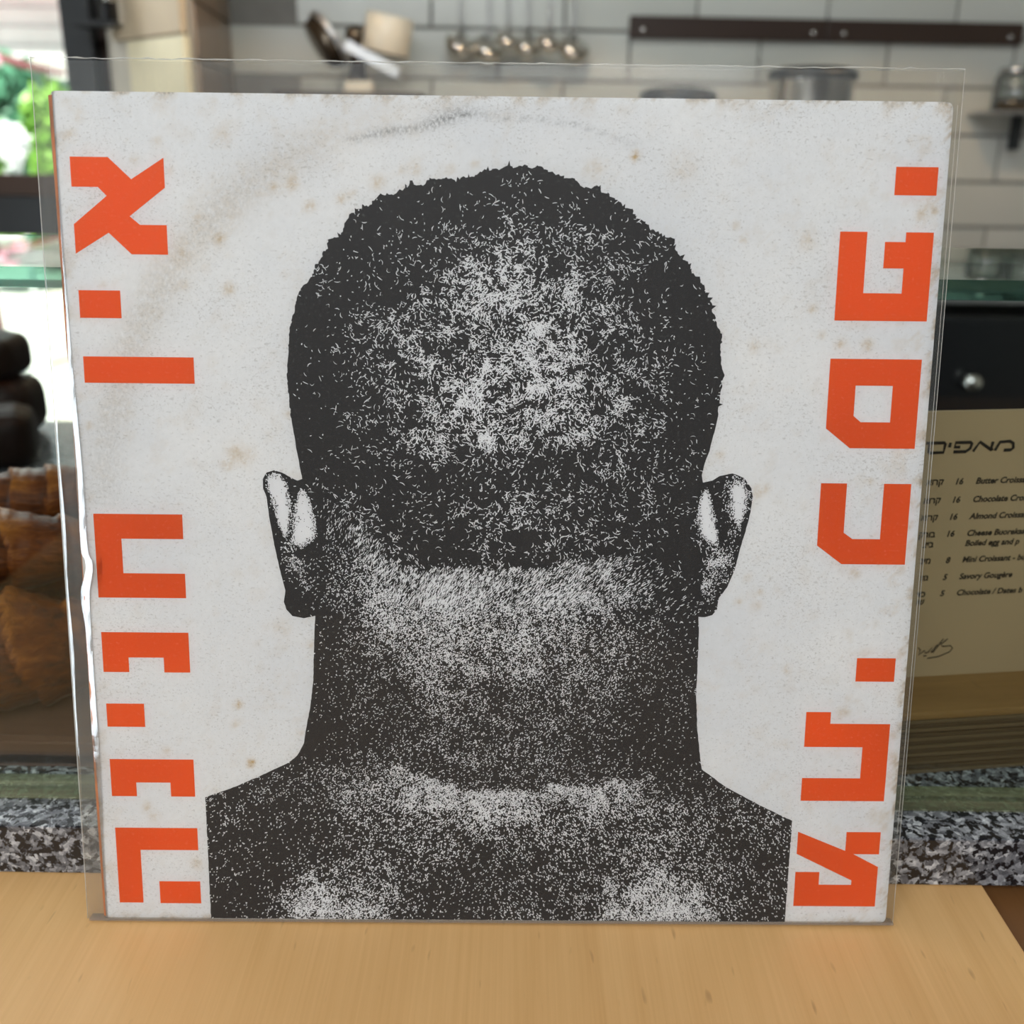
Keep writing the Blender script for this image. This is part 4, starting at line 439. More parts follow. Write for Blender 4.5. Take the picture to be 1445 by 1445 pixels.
[0,0,0,0,0,0,0,0,0,0,0,0,0,0,1,1,1,1,1,1,1,1,1,1,1,1,1,1,1,1,1,1,1,1,1,1,1,1,1,1,1,1,1,1,1,1,1,2,3,3,3,3,3,3,3,3,2,2,2,2,2,2,1,1,1,1,1,1,1,1,1,1,1,1,1,1,1,1,1,1,1,1,1,1,1,1,1,1,1,1,1,1,1,1,1,1],
[0,0,0,0,0,0,0,0,0,0,0,0,0,0,1,1,1,1,1,1,1,1,1,1,1,1,1,1,1,1,1,1,1,1,1,1,1,1,1,1,1,1,1,1,1,1,1,2,2,3,3,3,3,3,3,2,2,1,1,1,1,1,1,1,1,1,1,1,1,1,1,1,1,1,1,1,1,1,1,1,1,1,1,1,1,1,1,1,1,1,1,1,1,1,1,1]]
HAIRLINE = [(-70.0, 182.49), (-62.34, 171.9), (-54.56, 163.91), (-49.31, 160.44), (-42.76, 152.34), (-38.81, 147.18), (-30.81, 144.78), (-14.75, 147.12), (-1.35, 145.32), (14.72, 146.02), (25.4, 147.76), (33.39, 149.76), (52.07, 151.85), (61.62, 147.27), (76.98, 133.56)]

MMS = 0.001
record = empty('record_sleeve', mat=SM.copy(), label='square white record cover printed with the back of a head and orange letters', cat='record')
# front panel: fine grid carrying stain / scuff fields of the worn paper
W2 = 157.5; H1 = 315.0; step = 1.5; nx = 210
us = np.linspace(-W2, W2, nx + 1); vs = np.linspace(0, H1, nx + 1)
UU, VV = np.meshgrid(us, vs)
def corner_cut(u, v):
    return u, v
stain = np.zeros_like(UU); scuff = np.zeros_like(UU)
for (u, v, r, a) in SPOTS: stain = np.maximum(stain, a * np.exp(-0.5 * ((UU - u) ** 2 + (VV - v) ** 2) / max(r * 0.62, 1.0) ** 2))
for (u, v, r, a) in SCUFFS: scuff += a * np.exp(-0.5 * (((UU - u) / (r * 1.5)) ** 2 + ((VV - v) / (r * 0.55)) ** 2))
rr = np.hypot(UU - RING[0], VV - RING[1]); th = np.degrees(np.arctan2(VV - RING[1], UU - RING[0]))
ring = np.exp(-0.5 * ((rr - 144.5) / 5.0) ** 2)
stain += 0.20 * ring * np.clip((th - 95) / 20, 0, 1) * np.clip((185 - th) / 25, 0, 1)
scuff += 0.16 * ring * np.clip((th - 110) / 20, 0, 1) * np.clip((200 - th) / 25, 0, 1)
edge = np.minimum(np.minimum(UU + W2, W2 - UU), np.minimum(VV, H1 - VV))
nz = rng.random(UU.shape); 
for _ in range(2): nz = (nz + np.roll(nz, 1, 0) + np.roll(nz, 1, 1) + np.roll(nz, -1, 0) + np.roll(nz, -1, 1)) / 5
stain += 0.50 * np.exp(-edge / 2.2) * np.clip((nz - 0.47) * 9, 0, 1) + 0.25 * np.exp(-(W2 - UU) / 12.0) * np.clip((nz - 0.535) * 14, 0, 1)
stain += 0.10 * np.clip((nz - 0.56) * 12, 0, 1)
scuff += 0.5 * np.exp(-edge / 1.3) * np.clip((nz - 0.52) * 9, 0, 1)
z = np.where(edge < 1.0, -0.35, 0.0) + 0.0
wv = 0.0
co = np.stack([UU, VV, z], -1).reshape(-1, 3) * MMS
# slightly rounded corners
for sx in (-1, 1):
    for (vy, sy) in ((0, -1), (H1, 1)):
        R = 2.4 if sx > 0 else 1.2
        cx, cy = sx * (W2 - R), vy - sy * R
        du = co[:, 0] / MMS - cx; dv_ = co[:, 1] / MMS - cy
        q = (du * sx > 0) & (dv_ * sy > 0); d = np.hypot(du, dv_); big = q & (d > R)
        k = R / np.maximum(d, 1e-6)
        co[big, 0] = (cx + du[big] * k[big]) * MMS; co[big, 1] = (cy + dv_[big] * k[big]) * MMS
idx = np.arange((nx + 1) ** 2).reshape(nx + 1, nx + 1)
quads = np.stack([idx[:-1, :-1], idx[:-1, 1:], idx[1:, 1:], idx[1:, :-1]], -1).reshape(-1, 4)
me = bpy.data.meshes.new('front_panel'); me.from_pydata(co.tolist(), [], quads.tolist()); me.update()
for nm, arr in (('stain', stain), ('scuff', scuff)):
    a = me.attributes.new(nm, 'FLOAT', 'POINT'); a.data.foreach_set('value', np.clip(arr, 0, 1.5).reshape(-1).astype(np.float32))
front = link_mesh('front_panel', me, M_PAPER, record, True)
box('back_panel', (0, 0.1575, -0.0029), (0.3146, 0.3146, 0.0006), M_CARD, record)
bm = bmesh.new()
add_box(bm, (0, 0.1575, -0.0015), (0.3125, 0.3125, 0.0019)); from_bm('inner_card', bm, M_CARD, record)
prof = [(-157.0, -0.05), (-157.75, -0.30), (-158.35, -0.95), (-158.45, -1.6), (-158.2, -2.4), (-157.2, -3.2)]
vv = []; ff = []
ys = np.linspace(1.2, 313.6, 30)
for j, y in enumerate(ys):
    k = 0.62 + 0.38 * math.sin(y / 50.0 + 0.7) + (0.45 if y > 225 else 0.0)
    for (u, w) in prof: vv.append(((-157.3 + (u + 157.3) * k) * MMS, y * MMS, w * MMS))
n = len(prof)
for j in range(len(ys) - 1):
    for i in range(n - 1): ff.append((j * n + i, j * n + i + 1, (j + 1) * n + i + 1, (j + 1) * n + i))
tag(from_py('spine', vv, ff, M_SPINE, record, True), 'orange edge of the cover along the spine')

def flat_poly(name, outer, hole, zmm, mat, parent, label=None):
    loops = [[Vector((u * MMS, v * MMS, zmm * MMS)) for u, v in outer]]
    if hole: loops.append([Vector((u * MMS, v * MMS, zmm * MMS)) for u, v in hole])
    tris = tessellate_polygon(loops); allv = [p for l in loops for p in l]
    fs = []
    for t in tris:
        a, b, c = (allv[i] for i in t)
        fs.append(t if (b - a).cross(c - a).z > 0 else (t[0], t[2], t[1]))
    o = from_py(name, allv, fs, mat, parent)
    if label: o['label'] = label
    return o
for i, poly in enumerate(LETTERS):
    flat_poly('printed_letter', poly, HOLE if i == 11 else None, 0.06, M_ORANGE, record, 'orange printed letter' if i == 0 else None)

# portrait outline with ragged hair
def resample(pts, step):
    out = []
    for a, b in zip(pts, pts[1:]):
        a = np.array(a); b = np.array(b); m = max(1, int(np.hypot(*(b - a)) / step))
        for k in range(m): out.append(a + (b - a) * k / m)
    out.append(np.array(pts[-1])); return out
hp = resample(HAIR, 0.55); outl = []
tuft = 0.0
ctr = np.array((0.0, 190.0))
for i, p in enumerate(hp):
    d = p - ctr; d /= np.hypot(*d)
    top = max(0.0, min(1.0, (p[1] - 205) / 45)) if p[0] > 0 else max(0.12, min(1.0, (p[1] - 240) / 30))
    tuft = 0.80 * tuft + random.gauss(0, 0.36)
    h = tuft * (0.35 + 0.65 * top)
    if random.random() < 0.05 * top: h += random.uniform(0.6, 1.8)
    t = np.array((-d[1], d[0])) * random.gauss(0, 0.15)
    outl.append(tuple(p + d * h + t))
rest = resample(REST, 1.2); outl += [tuple(p + np.array((random.gauss(0, 0.05), random.gauss(0, 0.05)))) for p in rest]
flat_poly('printed_portrait', outl, None, 0.05, M_BLACK, record, 'black and white print of a shaved head and shoulders seen from behind')

# point-in-polygon on a raster of the outline
ol = np.array(outl)
def inside(P, poly):
    x, y = P[:, 0], P[:, 1]; c = np.zeros(len(P), bool); q = np.array(poly); j = len(q) - 1
    for i in range(len(q)):
        xi, yi, xj, yj = q[i, 0], q[i, 1], q[j, 0], q[j, 1]
        m = ((yi > y) != (yj > y)); 
        if yi != yj: c ^= m & (x < (xj - xi) * (y - yi) / (yj - yi) + xi)
        j = i
    return c
DG = np.array(DENS) / 99.0      # share of unprinted white, rows from the bottom of the print upwards, 2.5 mm apart
def dens(P):
    fx = np.clip((P[:, 0] + 117.5) / 2.5, 0, DG.shape[1] - 1.001); fy = np.clip(P[:, 1] / 2.5, 0, DG.shape[0] - 1.001)
    i = fy.astype(int); j = fx.astype(int); a = fy - i; b = fx - j
    return (DG[i, j] * (1 - b) + DG[i, j + 1] * b) * (1 - a) + (DG[i + 1, j] * (1 - b) + DG[i + 1, j + 1] * b) * a
def value_noise(P, s, seed):
    g = np.random.default_rng(seed).random((400, 400)); q = P / s + 150
    i = q[:, 1].astype(int) % 398; j = q[:, 0].astype(int) % 398; a = q[:, 1] % 1; b = q[:, 0] % 1
    a = a * a * (3 - 2 * a); b = b * b * (3 - 2 * b)
    return (g[i, j] * (1 - b) + g[i, j + 1] * b) * (1 - a) + (g[i + 1, j] * (1 - b) + g[i + 1, j + 1] * b) * a
hl = np.array(HAIRLINE)
hl_y = lambda u: np.interp(u, hl[:, 0], hl[:, 1])
class Marks:
    def __init__(s): s.v = []; s.f = []
    def stroke(s, x, y, a, l, w, bend=0.0, z=0.10):
        k = len(s.v); n = 3 if l > w * 2.6 else 2; z += random.random() * 0.03
        ca, sa = math.cos(a), math.sin(a)
        pts = []
        for i in range(n + 1):
            t = i / n - 0.5; dx = t * l; dy = bend * (t * t - 0.08) * l * 2
            hw = w * 0.5 * (1.0 if 0 < i < n else 0.38)
            pts.append((dx, dy, hw))
        for dx, dy, hw in pts:
            for sg in (-1, 1):
                px_, py_ = dx, dy + sg * hw
                s.v.append(((x + px_ * ca - py_ * sa) * MMS, (y + px_ * sa + py_ * ca) * MMS, z * MMS))
        for i in range(n): s.f.append((k + 2 * i, k + 2 * i + 2, k + 2 * i + 3, k + 2 * i + 1))
area_mm2 = 236.9 * 289.4
hairm, skinm, darkm = Marks(), Marks(), Marks()
NC = 620000
P = np.stack([rng.uniform(-117.4, 119.5, NC), rng.uniform(0.6, 290, NC)], -1)
P = P[inside(P, ol)]
D = dens(P)
is_hair = (P[:, 1] > np.where((P[:, 0] > hl[0, 0]) & (P[:, 0] < hl[-1, 0]), hl_y(P[:, 0]), 150)) & (np.abs(P[:, 0]) < 83)
cl = value_noise(P, 6.5, 1) * 0.9 + value_noise(P, 2.6, 2) * 1.0 + value_noise(P, 14, 3) * 0.5
cl = (cl - 1.2) / 0.42
cs = (value_noise(P, 1.9, 5) + value_noise(P, 5, 6) - 1.0) / 0.35
ori = value_noise(P, 9, 8) * 4 * math.pi
lam = -np.log(1 - np.minimum(D, 0.93))
lam = np.where(is_hair, lam * np.exp(0.90 * cl - 0.38) / 0.27, lam * np.exp(0.40 * cs - 0.08) / np.where((hl_y(P[:, 0]) - P[:, 1] < 14) & (np.abs(P[:, 0]) < 72), 0.25, np.where(P[:, 1] < 50, 0.19, 0.125)))
keep = (D > 0.003) & (rng.random(len(P)) < lam / (NC / area_mm2))
for k in np.nonzero(keep)[0]:
    x, y = P[k]; d = D[k]
    if is_hair[k]:
        fat = 0.8 + 0.9 * d
        if random.random() < 0.45: hairm.stroke(x, y, random.uniform(0, 6.28), random.uniform(0.35, 0.75), random.uniform(0.26, 0.52))
        else: hairm.stroke(x, y, ori[k] * 0.5 + random.gauss(0, 0.6) + 0.9, random.uniform(0.7, 2.3), random.uniform(0.20, 0.40) * fat, random.gauss(0, 0.4))
    else:
        dh = hl_y(x) - y if -72 < x < 72 else 99
        if dh < 14: a = 0.95 + random.gauss(0, 0.25) - 0.004 * x; l = random.uniform(0.7, 1.7); w = random.uniform(0.22, 0.36)
        elif y < 50: a = random.gauss(0.9 if x < 0 else 2.1, 0.6); l = random.uniform(0.4, 1.0); w = random.uniform(0.26, 0.50)
        else: a = random.gauss(0.8, 0.8); l = random.uniform(0.35, 0.95); w = random.uniform(0.20, 0.36)
        skinm.stroke(x, y, a, l, w, random.gauss(0, 0.15))
for _ in range(2300):
    x = random.uniform(-66, 60); y = hl_y(x) + 2.0 - 25.0 * random.betavariate(1.0, 1.9)
    darkm.stroke(x, y, 0.95 + random.gauss(0, 0.22) - 0.004 * x, random.uniform(0.9, 2.6), random.uniform(0.16, 0.30), random.gauss(0, 0.1), 0.15)
def marks_obj(mk, name, mat, label=None):
    me = bpy.data.meshes.new(name); me.from_pydata(mk.v, [], mk.f); me.update()
    o = link_mesh(name, me, mat, record); o['kind'] = 'stuff'
    if label: o['label'] = label
    return o
# ears
for e in EARS:
    flat_poly('printed_ear', [(p[0], p[1]) for p in [tuple(q + np.array((random.gauss(0, .12), random.gauss(0, .12)))) for q in resample(e + [e[0]], 0.9)[:-1]]], None, 0.09, M_SPECK, record)
    q = np.array(e); c = q.mean(0)
    for t in resample(e + [e[0]], 0.22):
        dd = t - c; dd /= np.hypot(*dd)
        for _ in range(2):
            o = t + dd * random.gauss(-0.25, 0.75)
            (darkm if random.random() < 0.6 else skinm).stroke(o[0], o[1], random.uniform(0, 6), random.uniform(.3, .8), random.uniform(.25, .42), 0, 0.15)
    lo_, hi_ = q.min(0), q.max(0)
    for _ in range(26):
        o = np.array((random.uniform(lo_[0], hi_[0]), random.uniform(lo_[1], hi_[1]))); darkm.stroke(o[0], o[1], random.uniform(0, 6), .35, .25, 0, 0.15) if inside(o[None], e)[0] else None
# pores in the shiny skin
Pp = np.stack([rng.uniform(-117.4, 119.5, 9000), rng.uniform(0.6, 130, 9000)], -1); Dp = dens(Pp); ip = inside(Pp, ol)
for k in range(len(Pp)):
    if ip[k] and Dp[k] > 0.5 and rng.random() < 0.75: darkm.stroke(Pp[k, 0], Pp[k, 1], rng.normal(0.9, 0.4), rng.uniform(.4, 1.1), rng.uniform(.22, .36), 0, 0.15)
marks_obj(hairm, 'hair_highlights', M_SPECK, 'white flecks of light on the printed hair')
marks_obj(skinm, 'skin_highlights', M_SPECK, 'white flecks of light on the printed neck and shoulders')
marks_obj(darkm, 'skin_pores', M_BLACK)

# clear plastic outer sleeve
film = empty('plastic_outer_sleeve', mat=SM.copy(), label='clear plastic protective sleeve around the white record cover, open at the top', cat='plastic sleeve')
FU0, FU1, FV0, FV1 = -164.2, 161.0, -0.9, 325.9
def film_sheet(name, prof, v0, v1, mat, amp, seed, nv=60):
    r = np.random.default_rng(seed); ph = r.uniform(0, 6.28, 6)
    vv, ff = [], []; n = len(prof); vs_ = np.linspace(v0, v1, nv)
    for j, v in enumerate(vs_):
        lean = (FV1 - v) / (FV1 - FV0)
        for (u, w) in prof:
            wob = amp * (math.sin(u / 31 + v / 53 + ph[0]) + math.sin(u / 57 - v / 37 + ph[1]) + 0.6 * math.sin(v / 17 + u / 90 + ph[2]))
            uu = u - (0.9 * lean if u < -163 else 0)
            vv.append((uu * MMS, v * MMS, (w + wob) * MMS))
    for j in range(nv - 1):
        for i in range(n - 1): ff.append((j * n + i, j * n + i + 1, (j + 1) * n + i + 1, (j + 1) * n + i))
    return from_py(name, vv, ff, mat, film, True)
fu = [(-150.0, 0.74)] + [(u, 0.7) for u in np.linspace(-145, 150, 26)] + [(156.5, 0.62), (158.2, 0.2), (159.6, -0.9), (161.0, -1.6)]
film_sheet('front_sheet', fu, FV0, FV1, M_FILM, 0.10, 3)
bu = [(-164.2, -1.7), (-160.5, -2.6), (-158.0, -4.0)] + [(u, -4.1) for u in np.linspace(-150, 150, 8)] + [(157.5, -3.9), (161.0, -1.7)]
film_sheet('back_sheet', bu, FV0, FV1, M_FILM_BACK, 0.08, 4)
# gutter beside the spine: two creased ramps with a flat between them
def gutter(name, mat, nv=150):
    vv, ff = [], []; n = None
    for v in np.linspace(FV0, FV1, nv):
        t_ = (v - FV0) / (FV1 - FV0); lean = 1 - t_; k = math.exp(-((v - 135) / 85.0) ** 4)
        w1 = 0.5 + 1.35 * k * (0.75 + 0.25 * math.sin(v / 8.0)); w2 = 0.9 + 2.6 * k * (0.80 + 0.2 * math.sin(v / 11.0 + 1.0)) + (1.2 * math.exp(-((v - 133) / 6.0) ** 2))
        s1 = 0.56 + 0.05 * math.sin(v / 6.3) + 0.03 * math.sin(v / 2.1); s2 = 0.56 + 0.05 * math.sin(v / 7.7 + 2) + 0.04 * math.sin(v / 1.9 + 1)
        u0 = -164.2 - 0.9 * lean; z0 = -1.7; a = u0 + w1; za = z0 + s1 * w1
        d = -156.2 + k * (1.6 + 0.5 * math.sin(v / 23.0)) + 2.4 * math.exp(-((v - 146) / 7.0) ** 2) * (1 if v < 150 else 0.4); zd = 0.55 + 0.56 * (d + 156.2); c = d - w2; zc = zd - s2 * w2
        prof = [(u0, z0)] + [(u0 + w1 * q, z0 + s1 * w1 * q + 0.03 * math.sin(math.pi * q)) for q in (0.33, 0.66)] + [(a, za), (a + 0.25, za + 0.04), ((a + c) / 2, (za + zc) / 2), (c - 0.25, zc - 0.05), (c, zc)] + [(c + w2 * q, zc + s2 * w2 * q + 0.05 * math.sin(math.pi * q)) for q in (0.33, 0.66)] + [(d, zd), (d + 0.5, zd * 0.8 + 0.18), (-150.0, 0.74)]
        n = len(prof); vv += [(p * MMS, v * MMS, q * MMS) for p, q in prof]
    for j in range(nv - 1):
        for i in range(n - 1): ff.append((j * n + i, j * n + i + 1, (j + 1) * n + i + 1, (j + 1) * n + i))
    o = from_py(name, vv, ff, mat, film, False); o.data.materials.append(M_FILM); o.data.materials.append(M_FILM_BACK)
    for p in o.data.polygons: p.material_index = 1 if p.index % (n - 1) >= n - 3 else 2 if (p.index % (n - 1)) in (3, 4, 5, 6) else 0
    return o
gutter('gutter_sheet', M_FILM_FOLD)
bm = bmesh.new(); add_tube(bm, [((u) * MMS, (FV1 + random.uniform(-.18, .18)) * MMS, -0.0006 + random.uniform(-.0004, .0004)) for u in np.linspace(-164, 160.5, 120)], [random.choice((.00010, .00014, .00022, .00032)) for _ in range(120)], 5)
from_bm('top_edge', bm, M_FILM_EDGE, film)
tube('side_edge', [((161.0) * MMS, v * MMS, -0.0016) for v in np.linspace(FV0, FV1, 20)], 0.00012, M_FILM_EDGE, film, 5)
tube('side_crease', [((159.0 + 0.4 * math.sin(v / 90)) * MMS, v * MMS, -0.0001) for v in np.linspace(FV0 + 40, FV1 - 12, 20)], 0.00009, M_FILM_EDGE, film, 5)
tube('side_edge', [((-164.2 - 0.9 * (FV1 - v) / (FV1 - FV0)) * MMS, v * MMS, -0.0016) for v in np.linspace(FV0, FV1, 20)], 0.00014, M_FILM_EDGE, film, 5)
bm = bmesh.new(); add_box(bm, (-1.6 * MMS, 0.15 * MMS, -0.0010), (0.3240, 0.0010, 0.0040), bev=0.0003); from_bm('bottom_seam', bm, M_SEAM, film)

# ------------------------------------------------------------------ counters
ply = empty('wooden_counter', (-0.45, -0.3, TZ), 'pale birch plywood counter top the record cover stands on', 'counter')
bm = bmesh.new(); add_box(bm, (0.45 - 0.076, 0.3 - 0.10, -0.012), (0.568, 1.6, 0.024), bev=0.001); from_bm('top_board', bm, M_PLY, ply)
box('front_panel', (0.45 - 0.076, -0.26, -0.484), (0.54, 0.02, 0.92), M_DARKWOOD, ply)
dk = empty('brown_table', (0.55, -0.3, TZ), 'darker brown wooden table at the right end of the pale counter', 'table')
bm = bmesh.new(); add_box(bm, (0.06, 0.2, -0.016), (0.80, 1.6, 0.020), bev=0.001); from_bm('top_board', bm, M_DARKWOOD, dk)
for sx in (-0.30, 0.40):
    for sy in (-0.5, 0.9): box('leg', (sx, sy, -0.49), (0.05, 0.05, 0.92), M_DARKWOOD, dk)

gr = empty('granite_slab', (0, 0.36, TZ), 'polished black and white speckled granite slab under the glass case', 'slab')
bm = bmesh.new(); add_box(bm, (0, 0.0012, 0.0122), (1.26, 0.67, 0.0236), bev=0.0008); from_bm('slab', bm, M_GRANITE, gr)
GZ = TZ + 0.0240

case = empty('glass_display_case', (0, 0.0505, GZ), 'clear glass bakery counter case behind the record cover', 'display case')
def pane_with_edges(name, c, s, parent, axis, edge_mat, foot=None):
    bm = bmesh.new(); add_box(bm, c, s); bm.normal_update()
    me = bpy.data.meshes.new(name); 
    for f in bm.faces:
        n = f.normal; k = max(range(3), key=lambda i: abs(n[i]))
        f.material_index = 0 if k == axis else (2 if (foot and n.z < -0.5) else 1)
    bm.to_mesh(me); bm.free()
    me.materials.append(M_GLASS); me.materials.append(edge_mat); me.materials.append(foot or edge_mat)
    return link_mesh(name, me, None, parent)
pane_with_edges('front_pane', (0, 0, 0.1105), (1.2, 0.008, 0.2205), case, 1, M_GLASS_EDGE)
pane_with_edges('top_pane', (0, 0.066, 0.2246), (1.2, 0.140, 0.0072), case, 2, M_GLASS_EDGE)
bm = bmesh.new(); add_box(bm, (0, 0.001, 0.0024), (1.2, 0.0128, 0.0048), bev=0.0012); from_bm('foot_bead', bm, M_GLASS_FOOT, case)

# ------------------------------------------------------------------ pastries and tray
def pastry(name, c, axis, length, rad, label, cat, group, bend=0.25, seg=7, roll=0.0, flat=0.85, parent=None):
    t = empty(name, c, label, cat, group); bm = bmesh.new(); lay = bm.verts.layers.float.new('bake')
    n, m = 64, 30; ax = Vector(axis).normalized(); up = Vector((0, 0, 1)); sd = up.cross(ax).normalized(); up = ax.cross(sd)
    rings = []
    for i in range(n + 1):
        s = i / n; env = max(math.sin(math.pi * (0.03 + 0.94 * s)), 0.0) ** 0.62
        q = s * seg + 0.0; ctr_ = ax * ((s - 0.5) * length) + sd * (bend * length * ((2 * s - 1) ** 2 - 0.33))
        ring = []
        for k in range(m):
            a = 2 * math.pi * k / m
            qq = (q + 0.55 * math.sin(a + roll) * 0.9) % 1.0
            step_ = (1 - qq) * 0.13 - 0.05 + 0.05 * math.exp(-((qq) / 0.10) ** 2)
            lam = 0.018 * math.sin(9 * (q + 0.5 * math.sin(a + roll)) * 2.1 + 3 * a)
            r = rad * env * (1 + step_ + lam)
            v = bm.verts.new(ctr_ + (sd * math.cos(a) + up * math.sin(a) * flat) * r)
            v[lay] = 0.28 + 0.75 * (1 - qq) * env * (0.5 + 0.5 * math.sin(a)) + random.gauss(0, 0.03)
            ring.append(v)
        rings.append(ring)
    for u, w in zip(rings, rings[1:]):
        for k in range(m): bm.faces.new((u[k], u[(k + 1) % m], w[(k + 1) % m], w[k]))
    bm.faces.new(list(reversed(rings[0]))); bm.faces.new(rings[-1])
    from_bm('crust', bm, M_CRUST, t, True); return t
tray = empty('pastry_tray', (-0.30, 0.17, GZ), 'low brown wooden tray under the croissants', 'tray')
box('tray_base', (0, 0.0, 0.0035), (0.235, 0.20, 0.007), M_TRAYWOOD, tray, bev=0.0008)
for y in (-0.0965, 0.0965): box('tray_rim', (0, y, 0.0067), (0.235, 0.007, 0.0125), M_TRAYWOOD, tray, bev=0.0012)
for x in (-0.114, 0.114): box('tray_rim', (x, 0, 0.0067), (0.007, 0.186, 0.0125), M_TRAYWOOD, tray, bev=0.0012)
G = 'croissants heaped on the tray'
pastry('croissant', (-0.262, 0.118, GZ + 0.0385), (0.92, 0.10, -0.10), 0.165, 0.034, 'big dark baked croissant lying lowest and nearest the glass', 'croissant', G, 0.12, 6, 0.6)
pastry('croissant', (-0.272, 0.158, GZ + 0.0730), (0.95, -0.06, 0.02), 0.150, 0.0245, 'golden brown croissant resting on top of the lower one', 'croissant', G, 0.10, 5, 1.6)
pastry('croissant', (-0.290, 0.212, GZ + 0.0415), (0.9, 0.3, 0.0), 0.15, 0.034, 'croissant at the back of the tray under the others', 'croissant', G, 0.1, 6, 0.2)
pastry('croissant', (-0.262, 0.214, GZ + 0.0830), (0.80, 0.10, 0.05), 0.115, 0.020, 'small very dark croissant with its tip above the rest', 'croissant', G, 0.12, 6, 2.2)
G = 'loaves on the granite at the back'
def loaf(c, s, label, rz):
    t = empty('bread_loaf', c, label, 'bread', G, rz); bm = bmesh.new(); lay = bm.verts.layers.float.new('bake')
    r = bmesh.ops.create_icosphere(bm, subdivisions=4, radius=1.0)
    for v in r['verts']:
        p = v.co.copy(); e = 0.55
        q = Vector([math.copysign(abs(x) ** e, x) for x in p]); q.z = q.z if q.z > 0 else q.z * 0.75
        n_ = 0.03 * math.sin(9 * p.x + 3 * p.y) + 0.02 * math.sin(17 * p.y)
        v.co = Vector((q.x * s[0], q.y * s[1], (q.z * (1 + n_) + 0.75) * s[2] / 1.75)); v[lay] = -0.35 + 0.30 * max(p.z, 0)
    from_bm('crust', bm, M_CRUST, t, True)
loaf((-0.512, 0.64, GZ), (0.050, 0.040, 0.060), 'dark rye loaf lowest on the granite at the far left', 0.1)
loaf((-0.515, 0.64, GZ + 0.058), (0.045, 0.036, 0.044), 'dark loaf lying on top of the other loaf', -0.05)
loaf((-0.452, 0.545, GZ), (0.028, 0.032, 0.052), 'brown loaf to the right of the two stacked loaves', 0.3)

# ------------------------------------------------------------------ menu on its wooden block
YB = math.radians(7.94)
menu = empty('menu_stand', (0.2039, 0.108, GZ), 'cream menu card with black pastry price list standing in a wooden block', 'menu', rz=YB)
HB = 0.055 - GZ
PLIES = 13; ph = (HB - 0.004) / PLIES
for k in range(PLIES):
    box('ply', (0.05, 0.012 + random.uniform(-.0006, .0006), ph * (k + 0.5)), (0.22, 0.088, ph - 0.0004), M_PLYDARK if k % 2 else M_PLYDARK2, menu, bev=0.0003)
box('block_top', (0.05, 0.012, HB - 0.002), (0.2205, 0.0885, 0.004), M_BLOCK, menu, bev=0.0012)
box('card', (0.05, 0.0016, HB - 0.004 + 0.068), (0.21, 0.0026, 0.1362), M_MENU, menu)
def text_obj(name, body, size, x, zz, mat, shear=0.0, bold=0.0, right=False, sx=1.0, parent=menu, label=None):
    cu = bpy.data.curves.new(name, 'FONT'); cu.body = body; cu.size = size; cu.shear = shear; cu.offset = bold; cu.resolution_u = 3
    cu.align_x = 'RIGHT' if right else 'LEFT'
    o = bpy.data.objects.new(name, cu); COL.objects.link(o)
    dg = bpy.context.evaluated_depsgraph_get(); me = bpy.data.meshes.new_from_object(o.evaluated_get(dg)); bpy.data.objects.remove(o)
    me.materials.clear(); p = link_mesh(name, me, mat, parent)
    p.rotation_euler = (math.pi / 2, 0, 0); p.scale = (sx, 1, 1); p.location = (x, 0.0001, zz - GZ)
    if label: p['label'] = label
    return p
S_ = 0.0041; SH = 0.18; BO = 0.00013
rowsT = [(153.2, 'קרוא', '16', 'Butter Croissant'), (144.4, 'קרוא', '16', 'Chocolate Croissant'), (136.1, 'קרוא', '16', 'Almond Croissant'), (127.8, 'בורק', '16', 'Cheese Buorekas'), (122.8, 'ביצ', '', 'Boiled egg and p'), (114.6, 'מינ', '8', 'Mini Croissant - bu'), (106.0, 'גוז', '5', 'Savory Gougère'), (97.7, 'כד', '5', 'Chocolate / Dates b'), (93.8, 'שו', '', '')]
for zz, he, pr, en in rowsT:
    zz *= 0.001
    text_obj('menu_line', he[::-1], S_, -0.0048, zz, M_INKTEXT, 0, BO, True)
    if pr: text_obj('menu_price', pr, S_, 0.0046, zz, M_INKTEXT, SH, BO, True)
    if en: text_obj('menu_line', en, S_, 0.0108, zz, M_INKTEXT, SH, BO)
def ribbon(name, strokes, w, mat, parent, mm_=0.001):
    bm = bmesh.new()
    for st in strokes:
        pts = [Vector((x * mm_, -0.00012, z * mm_ - GZ)) for x, z in st]
        prev = None
        for i, p in enumerate(pts):
            t = (pts[min(i + 1, len(pts) - 1)] - pts[max(i - 1, 0)]).normalized(); nn = Vector((-t.z, 0, t.x)) * w * 0.5
            cur = (bm.verts.new(p - nn), bm.verts.new(p + nn))
            if prev: bm.faces.new((prev[0], cur[0], cur[1], prev[1]))
            prev = cur
    return from_bm(name, bm, mat, parent)
def hd(pts): return [(-29.2 + x * 0.04497, 184.4 - y * 0.04346) for x, y in pts]
ribbon('menu_heading', [hd([(285, 262), (480, 262), (492, 275), (485, 365), (330, 368)]), hd([(325, 262), (330, 368)]), hd([(545, 262), (540, 312)]), hd([(590, 362), (720, 362), (765, 330), (775, 275), (760, 264), (600, 264), (597, 312), (655, 312)]),
    hd([(800, 362), (860, 262), (1000, 355)]), hd([(1000, 262), (990, 330), (1005, 358)]), hd([(1035, 358), (1075, 268), (1180, 262), (1220, 285), (1230, 335), (1205, 356), (1130, 357)])], 0.0014, M_INKTEXT, menu)
def sg(pts): return [(-12.7 + x * 0.04714, 123.7 - y * 0.04858) for x, y in pts]
